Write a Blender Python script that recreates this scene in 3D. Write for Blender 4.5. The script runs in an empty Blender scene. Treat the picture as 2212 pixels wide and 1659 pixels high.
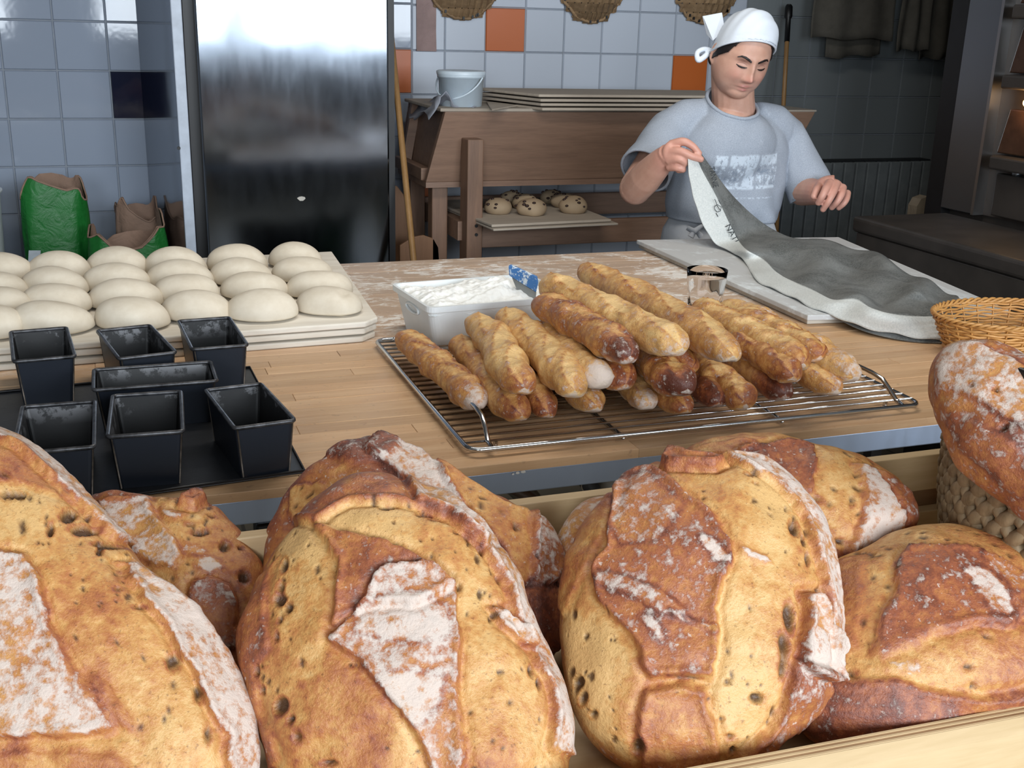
import bpy, bmesh, math, random
import numpy as np
from mathutils import Vector, Matrix, Euler, noise
R_ = random.Random(7)
C = bpy.context.scene.collection
sc = bpy.context.scene
PI = math.pi
# ---------------------------------------------------------------- camera
FPX, PITCH, ROLL, YAW, EYE = 2412.0, math.radians(17.83), math.radians(1.55), math.radians(19.9), 1.5
CX, CY = 1106.0, 829.5
_cp, _sp = math.cos(PITCH), math.sin(PITCH)
FW = np.array([math.sin(YAW)*_cp, math.cos(YAW)*_cp, -_sp])
_rt = np.array([math.cos(YAW), -math.sin(YAW), 0.0]); _up = np.cross(_rt, FW)
RT = math.cos(ROLL)*_rt + math.sin(ROLL)*_up
UP = -math.sin(ROLL)*_rt + math.cos(ROLL)*_up
EYEP = np.array([0, 0, EYE])
cam = bpy.data.cameras.new('camera'); co = bpy.data.objects.new('camera', cam); C.objects.link(co)
co.matrix_world = Matrix(((RT[0], UP[0], -FW[0], 0), (RT[1], UP[1], -FW[1], 0), (RT[2], UP[2], -FW[2], EYE), (0, 0, 0, 1)))
cam.sensor_width = 36; cam.lens = 36*FPX/2212; cam.clip_start = 0.02
sc.camera = co
# ---------------------------------------------------------------- light and exposure
sc.view_settings.view_transform = 'Standard'; sc.view_settings.look = 'None'
sc.view_settings.gamma = 1; sc.view_settings.use_curve_mapping = False
sc.view_settings.exposure = 0.0
w = bpy.data.worlds.new('world'); sc.world = w; w.use_nodes = True
w.node_tree.nodes['Background'].inputs[0].default_value = (0.6, 0.75, 1, 1)
w.node_tree.nodes['Background'].inputs[1].default_value = 0.3
def area(name, loc, rot, sx, sy, power, col):
    l = bpy.data.lights.new(name, 'AREA'); l.shape = 'RECTANGLE'; l.size = sx; l.size_y = sy
    l.energy = power; l.color = col
    o = bpy.data.objects.new(name, l); C.objects.link(o); o.location = loc; o.rotation_euler = rot
    return o
WIN = [(-1.75, -0.74), (0.0, 0.95), (1.15, 3.0)]
for x0, x1 in WIN:      # daylight through the three shop windows behind the photographer
    area('window_light', ((x0+x1)/2, -1.98, 1.92), (math.radians(90), 0, 0), x1-x0, 1.16, 66*(x1-x0), (0.84, 0.92, 1.0))
area('counter_lamp', (0.3, 0.0, 2.55), (math.radians(-12), 0, 0), 1.6, 0.5, 3.2, (1.0, 0.86, 0.68))
area('table_fill', (0.9, 2.15, 2.6), (math.radians(8), 0, 0), 1.6, 0.3, 20, (1.0, 0.95, 0.87))  # added fill light over the work table, no fixture there
# ---------------------------------------------------------------- measuring helpers: a sight line met with a real plane
def ray(x, y): return FW + RT*((x-CX)/FPX) - UP*((y-CY)/FPX)
def PZ(x, y, z): d = ray(x, y); return EYEP + d*((z-EYE)/d[2])
def PY(x, y, Y): d = ray(x, y); return EYEP + d*(Y/d[1])
def PX_(x, y, X): d = ray(x, y); return EYEP + d*(X/d[0])
def PD(x, y, t): return EYEP + ray(x, y)*t
# ---------------------------------------------------------------- materials
MATS = {}
def s2l(c): return tuple((v/12.92 if v <= .04045 else ((v+.055)/1.055)**2.4) for v in [x/255 for x in c])+(1,)
class NT:
    def __init__(s, name):
        s.m = bpy.data.materials.new(name); s.m.use_nodes = True; s.t = s.m.node_tree; s.b = s.t.nodes['Principled BSDF']
    def n(s, kind, **kw):
        o = s.t.nodes.new('ShaderNode'+kind)
        for k, v in kw.items():
            if k.startswith('i_'):
                kk = k[2:]; kk = int(kk) if kk.isdigit() else kk.replace('_', ' ')
                s.put(o.inputs[kk], v)
            else: setattr(o, k, v)
        return o
    def put(s, inp, v):
        if isinstance(v, bpy.types.NodeSocket): s.t.links.new(v, inp)
        elif isinstance(v, bpy.types.Node): s.t.links.new(v.outputs[0], inp)
        else: inp.default_value = v
    def pos(s, kind='Object', scale=(1, 1, 1)):
        tc = s.n('TexCoord'); mp = s.n('Mapping'); s.put(mp.inputs[0], tc.outputs[kind]); mp.inputs['Scale'].default_value = scale
        return mp.outputs[0]
    def wpos(s, scale=(1, 1, 1)):
        g = s.n('NewGeometry'); mp = s.n('Mapping'); s.put(mp.inputs[0], g.outputs['Position']); mp.inputs['Scale'].default_value = scale
        return mp.outputs[0]
    def noise(s, vec, scale, detail=4, rough=.6, dist=0):
        o = s.n('TexNoise', i_Scale=scale, i_Detail=detail, i_Roughness=rough, i_Distortion=dist); s.put(o.inputs['Vector'], vec); return o.outputs['Fac']
    def ramp(s, v, a, b, lo=0.0, hi=1.0):
        o = s.n('MapRange', i_From_Min=a, i_From_Max=b, i_To_Min=lo, i_To_Max=hi); o.clamp = True; s.put(o.inputs['Value'], v); return o.outputs[0]
    def mix(s, f, a, b, mode='MIX'):
        o = s.n('Mix', data_type='RGBA', blend_type=mode)
        s.put(o.inputs[0], f); s.put(o.inputs[6], a); s.put(o.inputs[7], b); return o.outputs[2]
    def math(s, op, a, b=0.0, c=0.0):
        o = s.n('Math', operation=op); s.put(o.inputs[0], a); s.put(o.inputs[1], b); s.put(o.inputs[2], c); return o.outputs[0]
    def attr(s, name): return s.n('Attribute', attribute_name=name).outputs['Fac']
    def bump(s, h, strength=.3, dist=.002, normal=None):
        o = s.n('Bump', i_Strength=strength, i_Distance=dist); s.put(o.inputs['Height'], h)
        if normal is not None: s.put(o.inputs['Normal'], normal)
        return o.outputs[0]
    def out(s, color=None, rough=None, metal=None, normal=None, **kw):
        if color is not None: s.put(s.b.inputs['Base Color'], color)
        if rough is not None: s.put(s.b.inputs['Roughness'], rough)
        if metal is not None: s.put(s.b.inputs['Metallic'], metal)
        if normal is not None: s.put(s.b.inputs['Normal'], normal)
        for k, v in kw.items(): s.put(s.b.inputs[k.replace('_', ' ')], v)
        return s.m
def plain(name, c, rough=.6, metal=0, var=.12, scale=20, bump=0, bscale=80, **kw):
    t = NT(name); p = t.wpos(); f = t.noise(p, scale)
    a = s2l(c); d = tuple(x*(1-var) for x in a[:3])+(1,); l = tuple(min(1, x*(1+var)) for x in a[:3])+(1,)
    nrm = t.bump(t.noise(p, bscale, 3), bump, .002) if bump else None
    return t.out(t.mix(t.ramp(f, .3, .7), d, l), rough, metal, nrm, **kw)
def woodmat(name, c1, c2, axis=0, rough=.55, flour=None, rnd=.0, fine=1.0):
    t = NT(name); scl = [14*fine, 14*fine, 14*fine]; scl[axis] = 1.2*fine
    p = t.wpos(tuple(scl))
    oi = t.n('ObjectInfo'); off = t.n('VectorMath', operation='ADD'); t.put(off.inputs[0], p)
    cmb = t.n('CombineXYZ'); t.put(cmb.inputs[0], t.math('MULTIPLY', oi.outputs['Random'], 37.0)); t.put(cmb.inputs[1], t.math('MULTIPLY', oi.outputs['Random'], 11.0))
    t.put(off.inputs[1], cmb)
    g = t.noise(off.outputs[0], 3.0, 6, .65, .4); g2 = t.noise(off.outputs[0], 14, 3, .6)
    f = t.math('ADD', t.math('MULTIPLY', g, .7), t.math('MULTIPLY', g2, .3))
    col = t.mix(t.ramp(f, .32, .68), s2l(c1), s2l(c2))
    if rnd:
        k = t.ramp(oi.outputs['Random'], 0, 1, 1-rnd, 1+rnd*.6)
        cc = t.n('CombineColor'); [t.put(cc.inputs[i], k) for i in range(3)]
        col = t.mix(1.0, col, cc.outputs[0], 'MULTIPLY')
    rg = rough
    if flour: col, rg = flour(t, col, rough)
    return t.out(col, rg, 0, t.bump(g2, .12, .001))
def table_flour(t, col, rough):
    p = t.wpos(); sep = t.n('SeparateXYZ'); t.put(sep.inputs[0], p)
    n1 = t.noise(p, 5, 6, .7, .6); n2 = t.noise(t.wpos((1, 2.2, 1)), 22, 6, .75, 1.2)
    band = t.ramp(sep.outputs[1], 1.95, 2.2); f = t.math('ADD', t.math('MULTIPLY', n1, .5), t.math('MULTIPLY', n2, .5))
    m = t.math('MULTIPLY', t.ramp(f, .495, .56), band)
    base = t.math('MULTIPLY', band, .22)
    m = t.math('MAXIMUM', m, base); m = t.math('MULTIPLY', m, .9)
    col = t.mix(t.math('MULTIPLY', band, .42), col, s2l((142, 112, 88)))
    grime = t.ramp(t.noise(p, 60, 2), .64, .72, 0, .25)
    col = t.mix(grime, col, s2l((96, 74, 58)))
    return t.mix(m, col, s2l((232, 228, 222))), t.ramp(m, 0, 1, rough, .95)
# ---------------------------------------------------------------- mesh building
def mesh_obj(name, verts, faces, mat=None, parent=None, smooth=False, attrs=None):
    me = bpy.data.meshes.new(name); me.from_pydata([tuple(v) for v in verts], [], [tuple(f) for f in faces]); me.update()
    return link(name, me, mat, parent, smooth, attrs)
def link(name, me, mat=None, parent=None, smooth=False, attrs=None):
    if mat is not None: me.materials.append(mat)
    if smooth: me.polygons.foreach_set('use_smooth', [True]*len(me.polygons))
    if attrs:
        for k, a in attrs.items():
            at = me.attributes.new(k, 'FLOAT', 'POINT'); at.data.foreach_set('value', np.asarray(a, dtype=np.float32))
    o = bpy.data.objects.new(name, me); C.objects.link(o)
    if parent is not None:
        o.parent = parent; o.matrix_parent_inverse = Matrix.Translation(-Vector(parent.location))
    return o
class MB:
    def __init__(s): s.v = []; s.f = []
    def add(s, vs, fs):
        b = len(s.v); s.v += [tuple(map(float, v)) for v in vs]; s.f += [tuple(i+b for i in f) for f in fs]; return s
    def hexa(s, P):   # 8 points: bottom 4 ccw, top 4 ccw
        return s.add(P, [(3, 2, 1, 0), (4, 5, 6, 7), (0, 1, 5, 4), (1, 2, 6, 5), (2, 3, 7, 6), (3, 0, 4, 7)])
    def box(s, x0, x1, y0, y1, z0, z1):
        return s.hexa([(x0, y0, z0), (x1, y0, z0), (x1, y1, z0), (x0, y1, z0), (x0, y0, z1), (x1, y0, z1), (x1, y1, z1), (x0, y1, z1)])
    def slab(s, quad, z0, z1):  # quad: 4 xy ccw
        return s.hexa([(q[0], q[1], z0) for q in quad]+[(q[0], q[1], z1) for q in quad])
    def prism(s, poly, z0, z1):
        n = len(poly); vs = [(p[0], p[1], z0) for p in poly]+[(p[0], p[1], z1) for p in poly]
        return s.add(vs, [tuple(range(n-1, -1, -1)), tuple(range(n, 2*n))]+[(i, (i+1) % n, n+(i+1) % n, n+i) for i in range(n)])
    def plate(s, pts, th):   # 3d polygon, thickness vector
        n = len(pts); th = np.array(th); P = [np.array(p) for p in pts]
        return s.add(P+[p+th for p in P], [tuple(range(n-1, -1, -1)), tuple(range(n, 2*n))]+[(i, (i+1) % n, n+(i+1) % n, n+i) for i in range(n)])
    def tube(s, pts, r, n=8, cap=True, closed=False):
        P = [np.array(p, float) for p in pts]; m = len(P); rs = r if hasattr(r, '__len__') else [r]*m
        ups = None; rings = []
        for i in range(m):
            a = P[(i-1) % m] if (closed or i > 0) else P[i]; b = P[(i+1) % m] if (closed or i < m-1) else P[i]
            d = b-a; d = d/(np.linalg.norm(d)+1e-9)
            if ups is None: ups = np.array([0, 0, 1.]) if abs(d[2]) < .9 else np.array([1., 0, 0])
            u = ups-d*(ups@d); u /= np.linalg.norm(u)+1e-9; ups = u; v = np.cross(d, u)
            rings.append([P[i]+rs[i]*(math.cos(2*PI*k/n)*u+math.sin(2*PI*k/n)*v) for k in range(n)])
        vs = [q for rg in rings for q in rg]; fs = []
        for i in range(m if closed else m-1):
            j = (i+1) % m
            for k in range(n):
                fs.append((i*n+k, j*n+k, j*n+(k+1) % n, i*n+(k+1) % n)[::-1])
        if cap and not closed: fs += [tuple(range(n)), tuple(range((m-1)*n, m*n))[::-1]]
        return s.add(vs, fs)
    def lathe(s, prof, c=(0, 0, 0), n=32, sx=1, sy=1, cap=False):
        vs = [(c[0]+r*sx*math.cos(2*PI*k/n), c[1]+r*sy*math.sin(2*PI*k/n), c[2]+z) for r, z in prof for k in range(n)]
        fs = [(i*n+k, i*n+(k+1) % n, (i+1)*n+(k+1) % n, (i+1)*n+k) for i in range(len(prof)-1) for k in range(n)]
        if cap: fs += [tuple(range(n))[::-1], tuple(range((len(prof)-1)*n, len(prof)*n))]
        return s.add(vs, fs)
    def build(s, name, mat, parent=None, smooth=False, bevel=0, seg=2):
        o = mesh_obj(name, s.v, s.f, mat, parent, smooth)
        if bevel:
            b = o.modifiers.new('bevel', 'BEVEL'); b.width = bevel; b.segments = seg; b.limit_method = 'ANGLE'
        return o
def tag(o, label, cat, group=None, kind=None):
    if label: o['label'] = label
    if cat: o['category'] = cat
    if group: o['group'] = group
    if kind: o['kind'] = kind
    return o
def thing(name, loc, label, cat, group=None):
    o = bpy.data.objects.new(name, None); C.objects.link(o); o.location = Vector([float(v) for v in loc]); o.empty_display_size = .05
    return tag(o, label, cat, group)
def struct(o): o['kind'] = 'structure'; return o
def smoothstep(a, b, x): t = np.clip((x-a)/(b-a), 0, 1); return t*t*(3-2*t)
def wob(P, scale, seed=0, n=14):
    """smooth band-limited noise of an (N,3) array, about -1..1"""
    rg = np.random.RandomState(seed); out = np.zeros(len(P))
    for i in range(n):
        k = rg.normal(size=3); k = k/np.linalg.norm(k)*scale*rg.uniform(.6, 1.6); out += np.sin(P@k+rg.uniform(0, 6.28))
    return out/math.sqrt(n)*.9
_ico = {}
def ico(level):
    if level not in _ico:
        bm = bmesh.new(); bmesh.ops.create_icosphere(bm, subdivisions=level, radius=1)
        _ico[level] = (np.array([v.co[:] for v in bm.verts]), [tuple(v.index for v in f.verts) for f in bm.faces]); bm.free()
    return _ico[level]
def crspline(P, n):
    P = [np.array(p, float) for p in P]; P = [2*P[0]-P[1]]+P+[2*P[-1]-P[-2]]; out = []
    for i in range(1, len(P)-2):
        for j in range(n):
            t = j/n; a, b, c, d = P[i-1:i+3]
            out.append(.5*((2*b)+(-a+c)*t+(2*a-5*b+4*c-d)*t*t+(-a+3*b-3*c+d)*t**3))
    out.append(P[-2]); return np.array(out)
ORD = ['first', 'second', 'third', 'fourth', 'fifth', 'sixth', 'seventh', 'eighth', 'ninth', 'tenth']
# ================================================================ SETTING
M_grout = plain('grout', (138, 144, 152), .8)
def tilemat(name, c, rough, var=.05):
    t = NT(name); p = t.wpos(); n = t.noise(p, 3, 2); oi = t.n('ObjectInfo')
    k = t.ramp(oi.outputs['Random'], 0, 1, 1-var, 1+var); cc = t.n('CombineColor'); [t.put(cc.inputs[i], k) for i in range(3)]
    col = t.mix(1.0, s2l(c), cc.outputs[0], 'MULTIPLY')
    return t.out(col, rough, 0, t.bump(t.noise(p, 9, 3), .08, .004))
M_tile_w = tilemat('tile_pale_blue', (188, 196, 208), .38)
M_tile_b = tilemat('tile_blue_gloss', (150, 160, 176), .06)
M_tile_o = tilemat('tile_orange', (186, 96, 40), .35)
M_tile_n = tilemat('tile_navy', (28, 32, 52), .06)
M_tile_shade = tilemat('tile_shaded', (126, 132, 134), .5, .03)  # wall tile darkened: shade at the right put into its colour
YW = 4.6; TP = .1745
wall = struct(MB().box(-2.6, 4.6, YW, YW+.12, 0, 2.7).build('wall_back', M_grout))
def tile(x0, x1, z0, z1, mat, y=YW, th=.006, par=None, mb=None):
    g = .0018; b = .003
    vs = [(x0+g, y, z0+g), (x1-g, y, z0+g), (x1-g, y, z1-g), (x0+g, y, z1-g), (x0+g+b, y-th, z0+g+b), (x1-g-b, y-th, z0+g+b), (x1-g-b, y-th, z1-g-b), (x0+g+b, y-th, z1-g-b)]
    fs = [(4, 5, 6, 7), (0, 1, 5, 4), (1, 2, 6, 5), (2, 3, 7, 6), (3, 0, 4, 7)]
    if mb is not None: mb.add(vs, fs); return
    mesh_obj('tile', vs, fs, mat, par or wall)
# right-hand tiling: joint through photo point (1134,60); rows through (1134,113)
jx = PY(1134, 60, YW)[0]; jz = PY(1134, 113, YW)[2]
xl = PY(889, 200, YW)[0]
rest_w, rest_g, rest_b = MB(), MB(), MB()
xs = [jx+(i)*TP for i in range(-4, 20)]
for r in range(-8, 8):
    z0 = jz+r*TP; z1 = z0+TP
    if z1 < 0 or z0 > 2.68: continue
    z0 = max(z0, 0); z1 = min(z1, 2.7)
    for i in range(-3, 19):
        x0 = jx+i*TP; x1 = x0+TP
        if x1 <= xl: continue
        x0 = max(x0, xl); x1 = min(x1, 4.58)
        if x1-x0 < .01: continue
        m = M_tile_w if x0 < 2.58 else M_tile_shade
        if (i, r) in ((-1, 0), (4, -1), (-3, -4), (-4, -4)): m = M_tile_o
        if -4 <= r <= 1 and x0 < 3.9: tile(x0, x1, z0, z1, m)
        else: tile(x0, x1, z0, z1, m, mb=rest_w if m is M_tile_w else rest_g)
# strip beside the refrigerator (glossy), one tile orange
xs0 = PY(845, 100, YW)[0]
for r in range(-8, 8):
    z0 = jz+r*TP+.004; z1 = z0+TP
    if z0 < 0 or z1 > 2.7: continue
    tile(xl-TP, xl, z0, z1, M_tile_o if r == -1 else M_tile_b)
# left glossy blue tiling
lx = PY(128, 200, YW)[0]; lz = PY(128, 152, YW)[2]; lp = .183
xr = xl-TP
for r in range(-8, 8):
    z0 = lz+r*.1755; z1 = z0+.1755
    if z1 < 0 or z0 > 2.68: continue
    z0 = max(z0, 0); z1 = min(z1, 2.7)
    for i in range(-11, 7):
        x0 = lx+i*lp; x1 = min(x0+lp, xr)
        if x1-x0 < .01 or x0 < -2.6: continue
        m = M_tile_n if (i, r) == (1, -1) else M_tile_b
        if -4 <= r <= 1 and -2 <= i <= 2: tile(x0, x1, z0, z1, m)
        else: tile(x0, x1, z0, z1, m, mb=rest_b)
for mb, m in ((rest_w, M_tile_w), (rest_g, M_tile_shade), (rest_b, M_tile_b)):
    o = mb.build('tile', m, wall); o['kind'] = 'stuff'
# floor of grey-brown tiles
def floormat():
    t = NT('floor_tiles'); br = t.n('TexBrick', i_Scale=1, i_Mortar_Size=.006, offset=0.0); t.put(br.inputs['Vector'], t.wpos())
    br.inputs['Brick Width'].default_value = .3; br.inputs['Row Height'].default_value = .3
    br.inputs['Color1'].default_value = s2l((112, 104, 88)); br.inputs['Color2'].default_value = s2l((100, 94, 80)); br.inputs['Mortar'].default_value = s2l((70, 66, 58))
    n = t.noise(t.wpos(), 6, 5); return t.out(t.mix(t.ramp(n, .3, .7, 0, .35), br.outputs['Color'], s2l((80, 74, 62))), .5, 0)
struct(MB().box(-2.6, 4.7, -2.1, 4.72, -.1, 0).build('floor', floormat()))
M_wallp = plain('wall_paint', (120, 120, 120), .8)
M_dark = plain('dark_wall_paint', (62, 55, 50), .8)
struct(MB().box(-2.6, 4.7, -2.1, 4.72, 2.7, 2.8).build('ceiling', plain('ceiling_paint', (128, 126, 122), .9)))
struct(MB().box(-2.72, -2.6, -2.1, 4.72, 0, 2.7).build('wall_left', M_wallp))
struct(MB().box(4.6, 4.72, -2.1, 4.72, 0, 2.7).build('wall_right', M_dark))
mb = MB().box(-2.6, 4.7, -2.14, -2.02, 0, 1.2).box(-2.6, 4.7, -2.14, -2.02, 2.5, 2.7)
xsw = [-2.6]+[v for p in WIN for v in p]+[4.7]
for i in range(0, len(xsw), 2): mb.box(xsw[i], xsw[i+1], -2.14, -2.02, 1.2, 2.5)
struct(mb.build('wall_front', M_dark))
for k, (x0, x1) in enumerate(WIN):
    fr = MB()
    for a, b, c, d in ((x0, x1, 1.2, 1.24), (x0, x1, 2.46, 2.5), (x0, x0+.04, 1.2, 2.5), (x1-.04, x1, 1.2, 2.5)): fr.box(a, b, -2.12, -2.0, c, d)
    struct(fr.build('window_%d' % (k+1), M_wallp))
# ================================================================ BACKGROUND THINGS
def steel(name, c=(150, 155, 162), rough=.28, smear=True, aniso=0):
    t = NT(name); p = t.wpos((6, 6, 1.2)); n = t.noise(p, 4, 6, .7); n2 = t.noise(t.wpos(), 45, 3)
    r = t.ramp(n, .3, .8, rough*.9, rough*1.2) if smear else rough
    return t.out(s2l(c), r, 1.0, t.bump(t.noise(t.wpos((1, 1, 1)), 2.2, 2), .10, .02))
M_steel = steel('brushed_steel_door', (116, 122, 130), .11)
M_steel_s = steel('steel_side_panel', (150, 155, 160), .10)
M_black = plain('black_gasket', (16, 16, 18), .45, var=.2)
M_whitemetal = plain('white_metal_edge', (190, 200, 214), .4)
M_steel_plain = steel('plain_steel', (150, 156, 166), .32, False)
# ---- refrigerator
YF = 4.0
def fx(px, py, Y=YF): return PY(px, py, Y)[0]
x_a, x_b, x_c, x_d = .235, .262, .300, .945
fr = thing('refrigerator', (.6, 4.3, 0), 'tall stainless steel refrigerator with black door frame against the tiled wall', 'refrigerator')
MB().hexa([(x_a-.006, YF+.03, .1), (x_a, YF+.03, .1), (x_a-.088, YW-.01, .1), (x_a-.098, YW-.01, .1), (x_a-.006, YF+.03, 2.1), (x_a, YF+.03, 2.1), (x_a-.088, YW-.01, 2.1), (x_a-.098, YW-.01, 2.1)]).build('side_panel', M_steel_s, fr)
MB().box(x_a, x_d+.03, YF+.06, YW-.01, .1, 2.1).build('cabinet_body', M_steel_plain, fr)
eb = MB().box(x_a-.008, x_b, YF+.0, YF+.03, .1, 2.1).build('edge_trim', M_whitemetal, fr, bevel=.003)
eb['label'] = 'pale metal edge strip'
MB().box(x_b, x_d+.03, YF+.02, YF+.06, .1, 2.1).build('door_frame', M_black, fr, bevel=.004)
dr = MB().box(x_c, x_d, YF-.035, YF+.015, .18, 2.05).build('door', M_steel, fr, bevel=.006)
MB().box(x_d, x_d+.022, YF-.03, YF+.02, .18, 2.05).build('door_gasket', M_black, fr)
sp = MB(); cc = PY(386, 320, YF-.001); sp.lathe([(0, 0), (.006, 0), (.006, .004)], (0, 0, 0), 10)
sp.v = [(cc[0]+v[0], YF-v[2], cc[2]+v[1]) for v in sp.v]; sp.build('screw', M_black, eb)
for k in range(4):
    MB().box((x_a+.05, x_d-.05)[k % 2]-.02, (x_a+.05, x_d-.05)[k % 2]+.02, (YF+.1, YW-.1)[k//2]-.02, (YF+.1, YW-.1)[k//2]+.02, 0, .1).build('foot', M_black, fr)
# smudge of dough on the door
c = PY(651, 429, YF-.037); sm = MB(); sm.plate([(c[0]+.014*math.cos(a)*(1+.2*math.sin(3*a)), c[1], c[2]+.008*math.sin(a)) for a in np.linspace(0, 5.8, 9)], (0, -.003, 0))
sm.build('dough_smear', plain('dried_dough', (205, 200, 190), .9), dr)
# ---- flour sacks
def papermat(name, c, rough=.55):
    t = NT(name); p = t.wpos(); return t.out(t.mix(t.ramp(t.noise(p, 9, 5), .35, .7), s2l(c), tuple(x*.72 for x in s2l(c)[:3])+(1,)), rough, 0, t.bump(t.noise(p, 18, 4, .6, .8), .5, .012))
M_green = papermat('green_sack_paper', (26, 112, 44), .45); M_kraft = papermat('kraft_paper', (150, 122, 104), .8)
M_sackw = papermat('white_sack_print', (196, 206, 214), .5)
def sack(name, cx, cy, zt, w, d, label, seed, tilt=0, group='open green flour sacks', outer=M_green, zb=.0, patch=True, parent_z=0):
    t = thing(name, (cx, cy, zb), label, 'sack', group); n = 40; rows = 15; rg = np.random.RandomState(seed)
    ph = rg.uniform(0, 6, 6); V = []; 
    def ring(z, f, inner=0):
        out = []
        for k in range(n):
            a = 2*PI*k/n; ca, sa = math.cos(a), math.sin(a)
            sx = math.copysign(abs(ca)**.55, ca)*w/2; sy = math.copysign(abs(sa)**.55, sa)*d/2
            cr = 1+.045*math.sin(3*a+ph[0]+f*5)+.03*math.sin(7*a+ph[1]-f*9)+.02*math.sin(11*a+f*14+ph[2])
            bul = 1-.10*f+.06*math.sin(f*6+ph[3])
            zz = z+(f**3)*(.035*math.sin(2*a+ph[4])+.018*math.sin(5*a+ph[5])+tilt*ca)
            out.append((cx+sx*cr*bul*(1-inner*.06), cy+sy*cr*bul*(1-inner*.06), zz))
        return out
    for i in range(rows): V += ring(zb+(zt-zb)*i/(rows-1), i/(rows-1))
    F = [(i*n+k, i*n+(k+1) % n, (i+1)*n+(k+1) % n, (i+1)*n+k) for i in range(rows-1) for k in range(n)]+[tuple(range(n))[::-1]]
    o = mesh_obj('outer_paper', V, F, outer, t, True); 
    V2 = []; m = 7
    for i in range(m): f = 1-i*.055; V2 += ring(zb+(zt-zb)*f+.004, f, 1+i*.8)
    ctr = (cx, cy, zb+(zt-zb)*(1-m*.055)); V2.append(ctr)
    F2 = [(i*n+k, (i+1)*n+k, (i+1)*n+(k+1) % n, i*n+(k+1) % n) for i in range(m-1) for k in range(n)]+[((m-1)*n+k, (m-1)*n+(k+1) % n, m*n)[::-1] for k in range(n)]
    mesh_obj('kraft_lining', V2, F2, M_kraft, t, True)
    top = ring(zt, 1); ti = ring(zt+.004, 1, 1)
    rim = MB(); rim.tube([np.array(p) for p in top], .0035, 5, closed=True); rim.build('torn_rim', M_kraft, t, True)
    return t, ring
p = PY(112, 400, 4.25)
t, rg_ = sack('flour_sack', p[0], 4.22, p[2]-.005, .225, .16, 'tall open green flour sack by the blue tiles, left of the low one', 3, .01, zb=.0)
# printed window patches on the tall sack
pl = [PY(x, y, 4.115) for x, y in ((62, 541), (88, 541), (86, 580), (60, 580))]
MB().plate(pl, (0, .002, 0)).build('printed_patch', M_sackw, t)
em = MB(); cc = PY(125, 552, 4.114)
em.plate([(cc[0]+.028*math.cos(a), 4.112, cc[2]-.012+.030*math.sin(a)) for a in np.linspace(0, PI, 14)], (0, .002, 0)); em.build('printed_patch', M_sackw, t)
em = MB()
for dx in (-.008, 0, .008): em.plate([(cc[0]+dx+.0025*math.cos(a), 4.109, cc[2]-.002+.008*math.sin(a)) for a in np.linspace(0, 5.7, 10)], (0, .002, 0))
em.build('wheat_emblem', M_black, t)
p = PY(268, 500, 4.1)
sack('flour_sack', p[0]+.01, 4.04, p[2]+.01, .265, .17, 'low open green flour sack with rolled kraft rim, nearer the refrigerator', 8, .022, zb=.0)
p = PY(295, 455, 4.4)
sack('kraft_sack', p[0], 4.36, p[2]+.012, .16, .14, 'brown kraft sack with grey torn top behind the low green sack', 12, -.01, outer=M_kraft, group=None, zb=0)
# white tub at the far left
p = PY(0, 430, 4.1); tb = thing('white_tub', (p[0]-.15, 4.15, 0), 'white plastic tub cut by the left photo edge beside the tall green sack', 'tub')
zt = p[2]+.02
MB().lathe([(.10, .0), (.13, zt-.01), (.138, zt), (.138, zt+.006), (.128, zt+.006), (.125, zt-.02), (.098, .01), (0, .01)], (p[0]-.132, 4.15, 0), 32).build('tub_wall', plain('white_plastic_b', (214, 222, 226), .35), tb, True)
# ---- kneading trough on a trestle
M_tw = woodmat('trough_wood', (120, 94, 78), (146, 116, 96), 0, .5)
M_twz = woodmat('trough_leg_wood', (112, 86, 70), (138, 106, 84), 2, .5)
tr = thing('dough_trough', (1.9, 4.2, 0), 'long wooden kneading trough on trestle legs along the tiled wall', 'trough')
YT = 3.9
A = PY(962, 243, YT); B = PY(1762, 238, YT); zt = 1.20; zb_ = PY(930, 398, YT)[2]
x0t, x1t = A[0], B[0]; x0b, x1b = PY(928, 398, YT)[0]-.0, B[0]-.10
yb = 4.42
MB().hexa([(x0b, YT+.05, zb_), (x1b, YT+.05, zb_), (x1b, YT+.08, zb_), (x0b, YT+.08, zb_), (x0t, YT, zt), (x1t, YT, zt), (x1t, YT+.03, zt), (x0t, YT+.03, zt)]).build('front_board', M_tw, tr, bevel=.003)
MB().hexa([(x0b, yb-.08, zb_), (x1b, yb-.08, zb_), (x1b, yb-.05, zb_), (x0b, yb-.05, zb_), (x0t, yb-.03, zt), (x1t, yb-.03, zt), (x1t, yb, zt), (x0t, yb, zt)]).build('back_board', M_tw, tr)
MB().hexa([(x0b+.04, YT+.08, zb_), (x0b+.065, YT+.08, zb_), (x0b+.065, yb-.08, zb_), (x0b+.04, yb-.08, zb_), (x0t+.03, YT+.03, zt-.01), (x0t+.055, YT+.03, zt-.01), (x0t+.055, yb-.03, zt-.01), (x0t+.03, yb-.03, zt-.01)]).build('end_board', M_tw, tr)
MB().hexa([(x1b-.065, YT+.08, zb_), (x1b-.04, YT+.08, zb_), (x1b-.04, yb-.08, zb_), (x1b-.065, yb-.08, zb_), (x1t-.03, YT+.03, zt-.01), (x1t-.005, YT+.03, zt-.01), (x1t-.005, yb-.03, zt-.01), (x1t-.03, yb-.03, zt-.01)]).build('end_board', M_tw, tr)
MB().box(x0b, x1b, YT+.05, yb-.05, zb_-.02, zb_).build('bottom_board', M_tw, tr)
MB().box(x0b-.005, x0b+.03, YT+.10, yb-.02, zb_+.0, zb_+.045).build('end_rail', M_tw, tr, bevel=.003)
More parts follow.
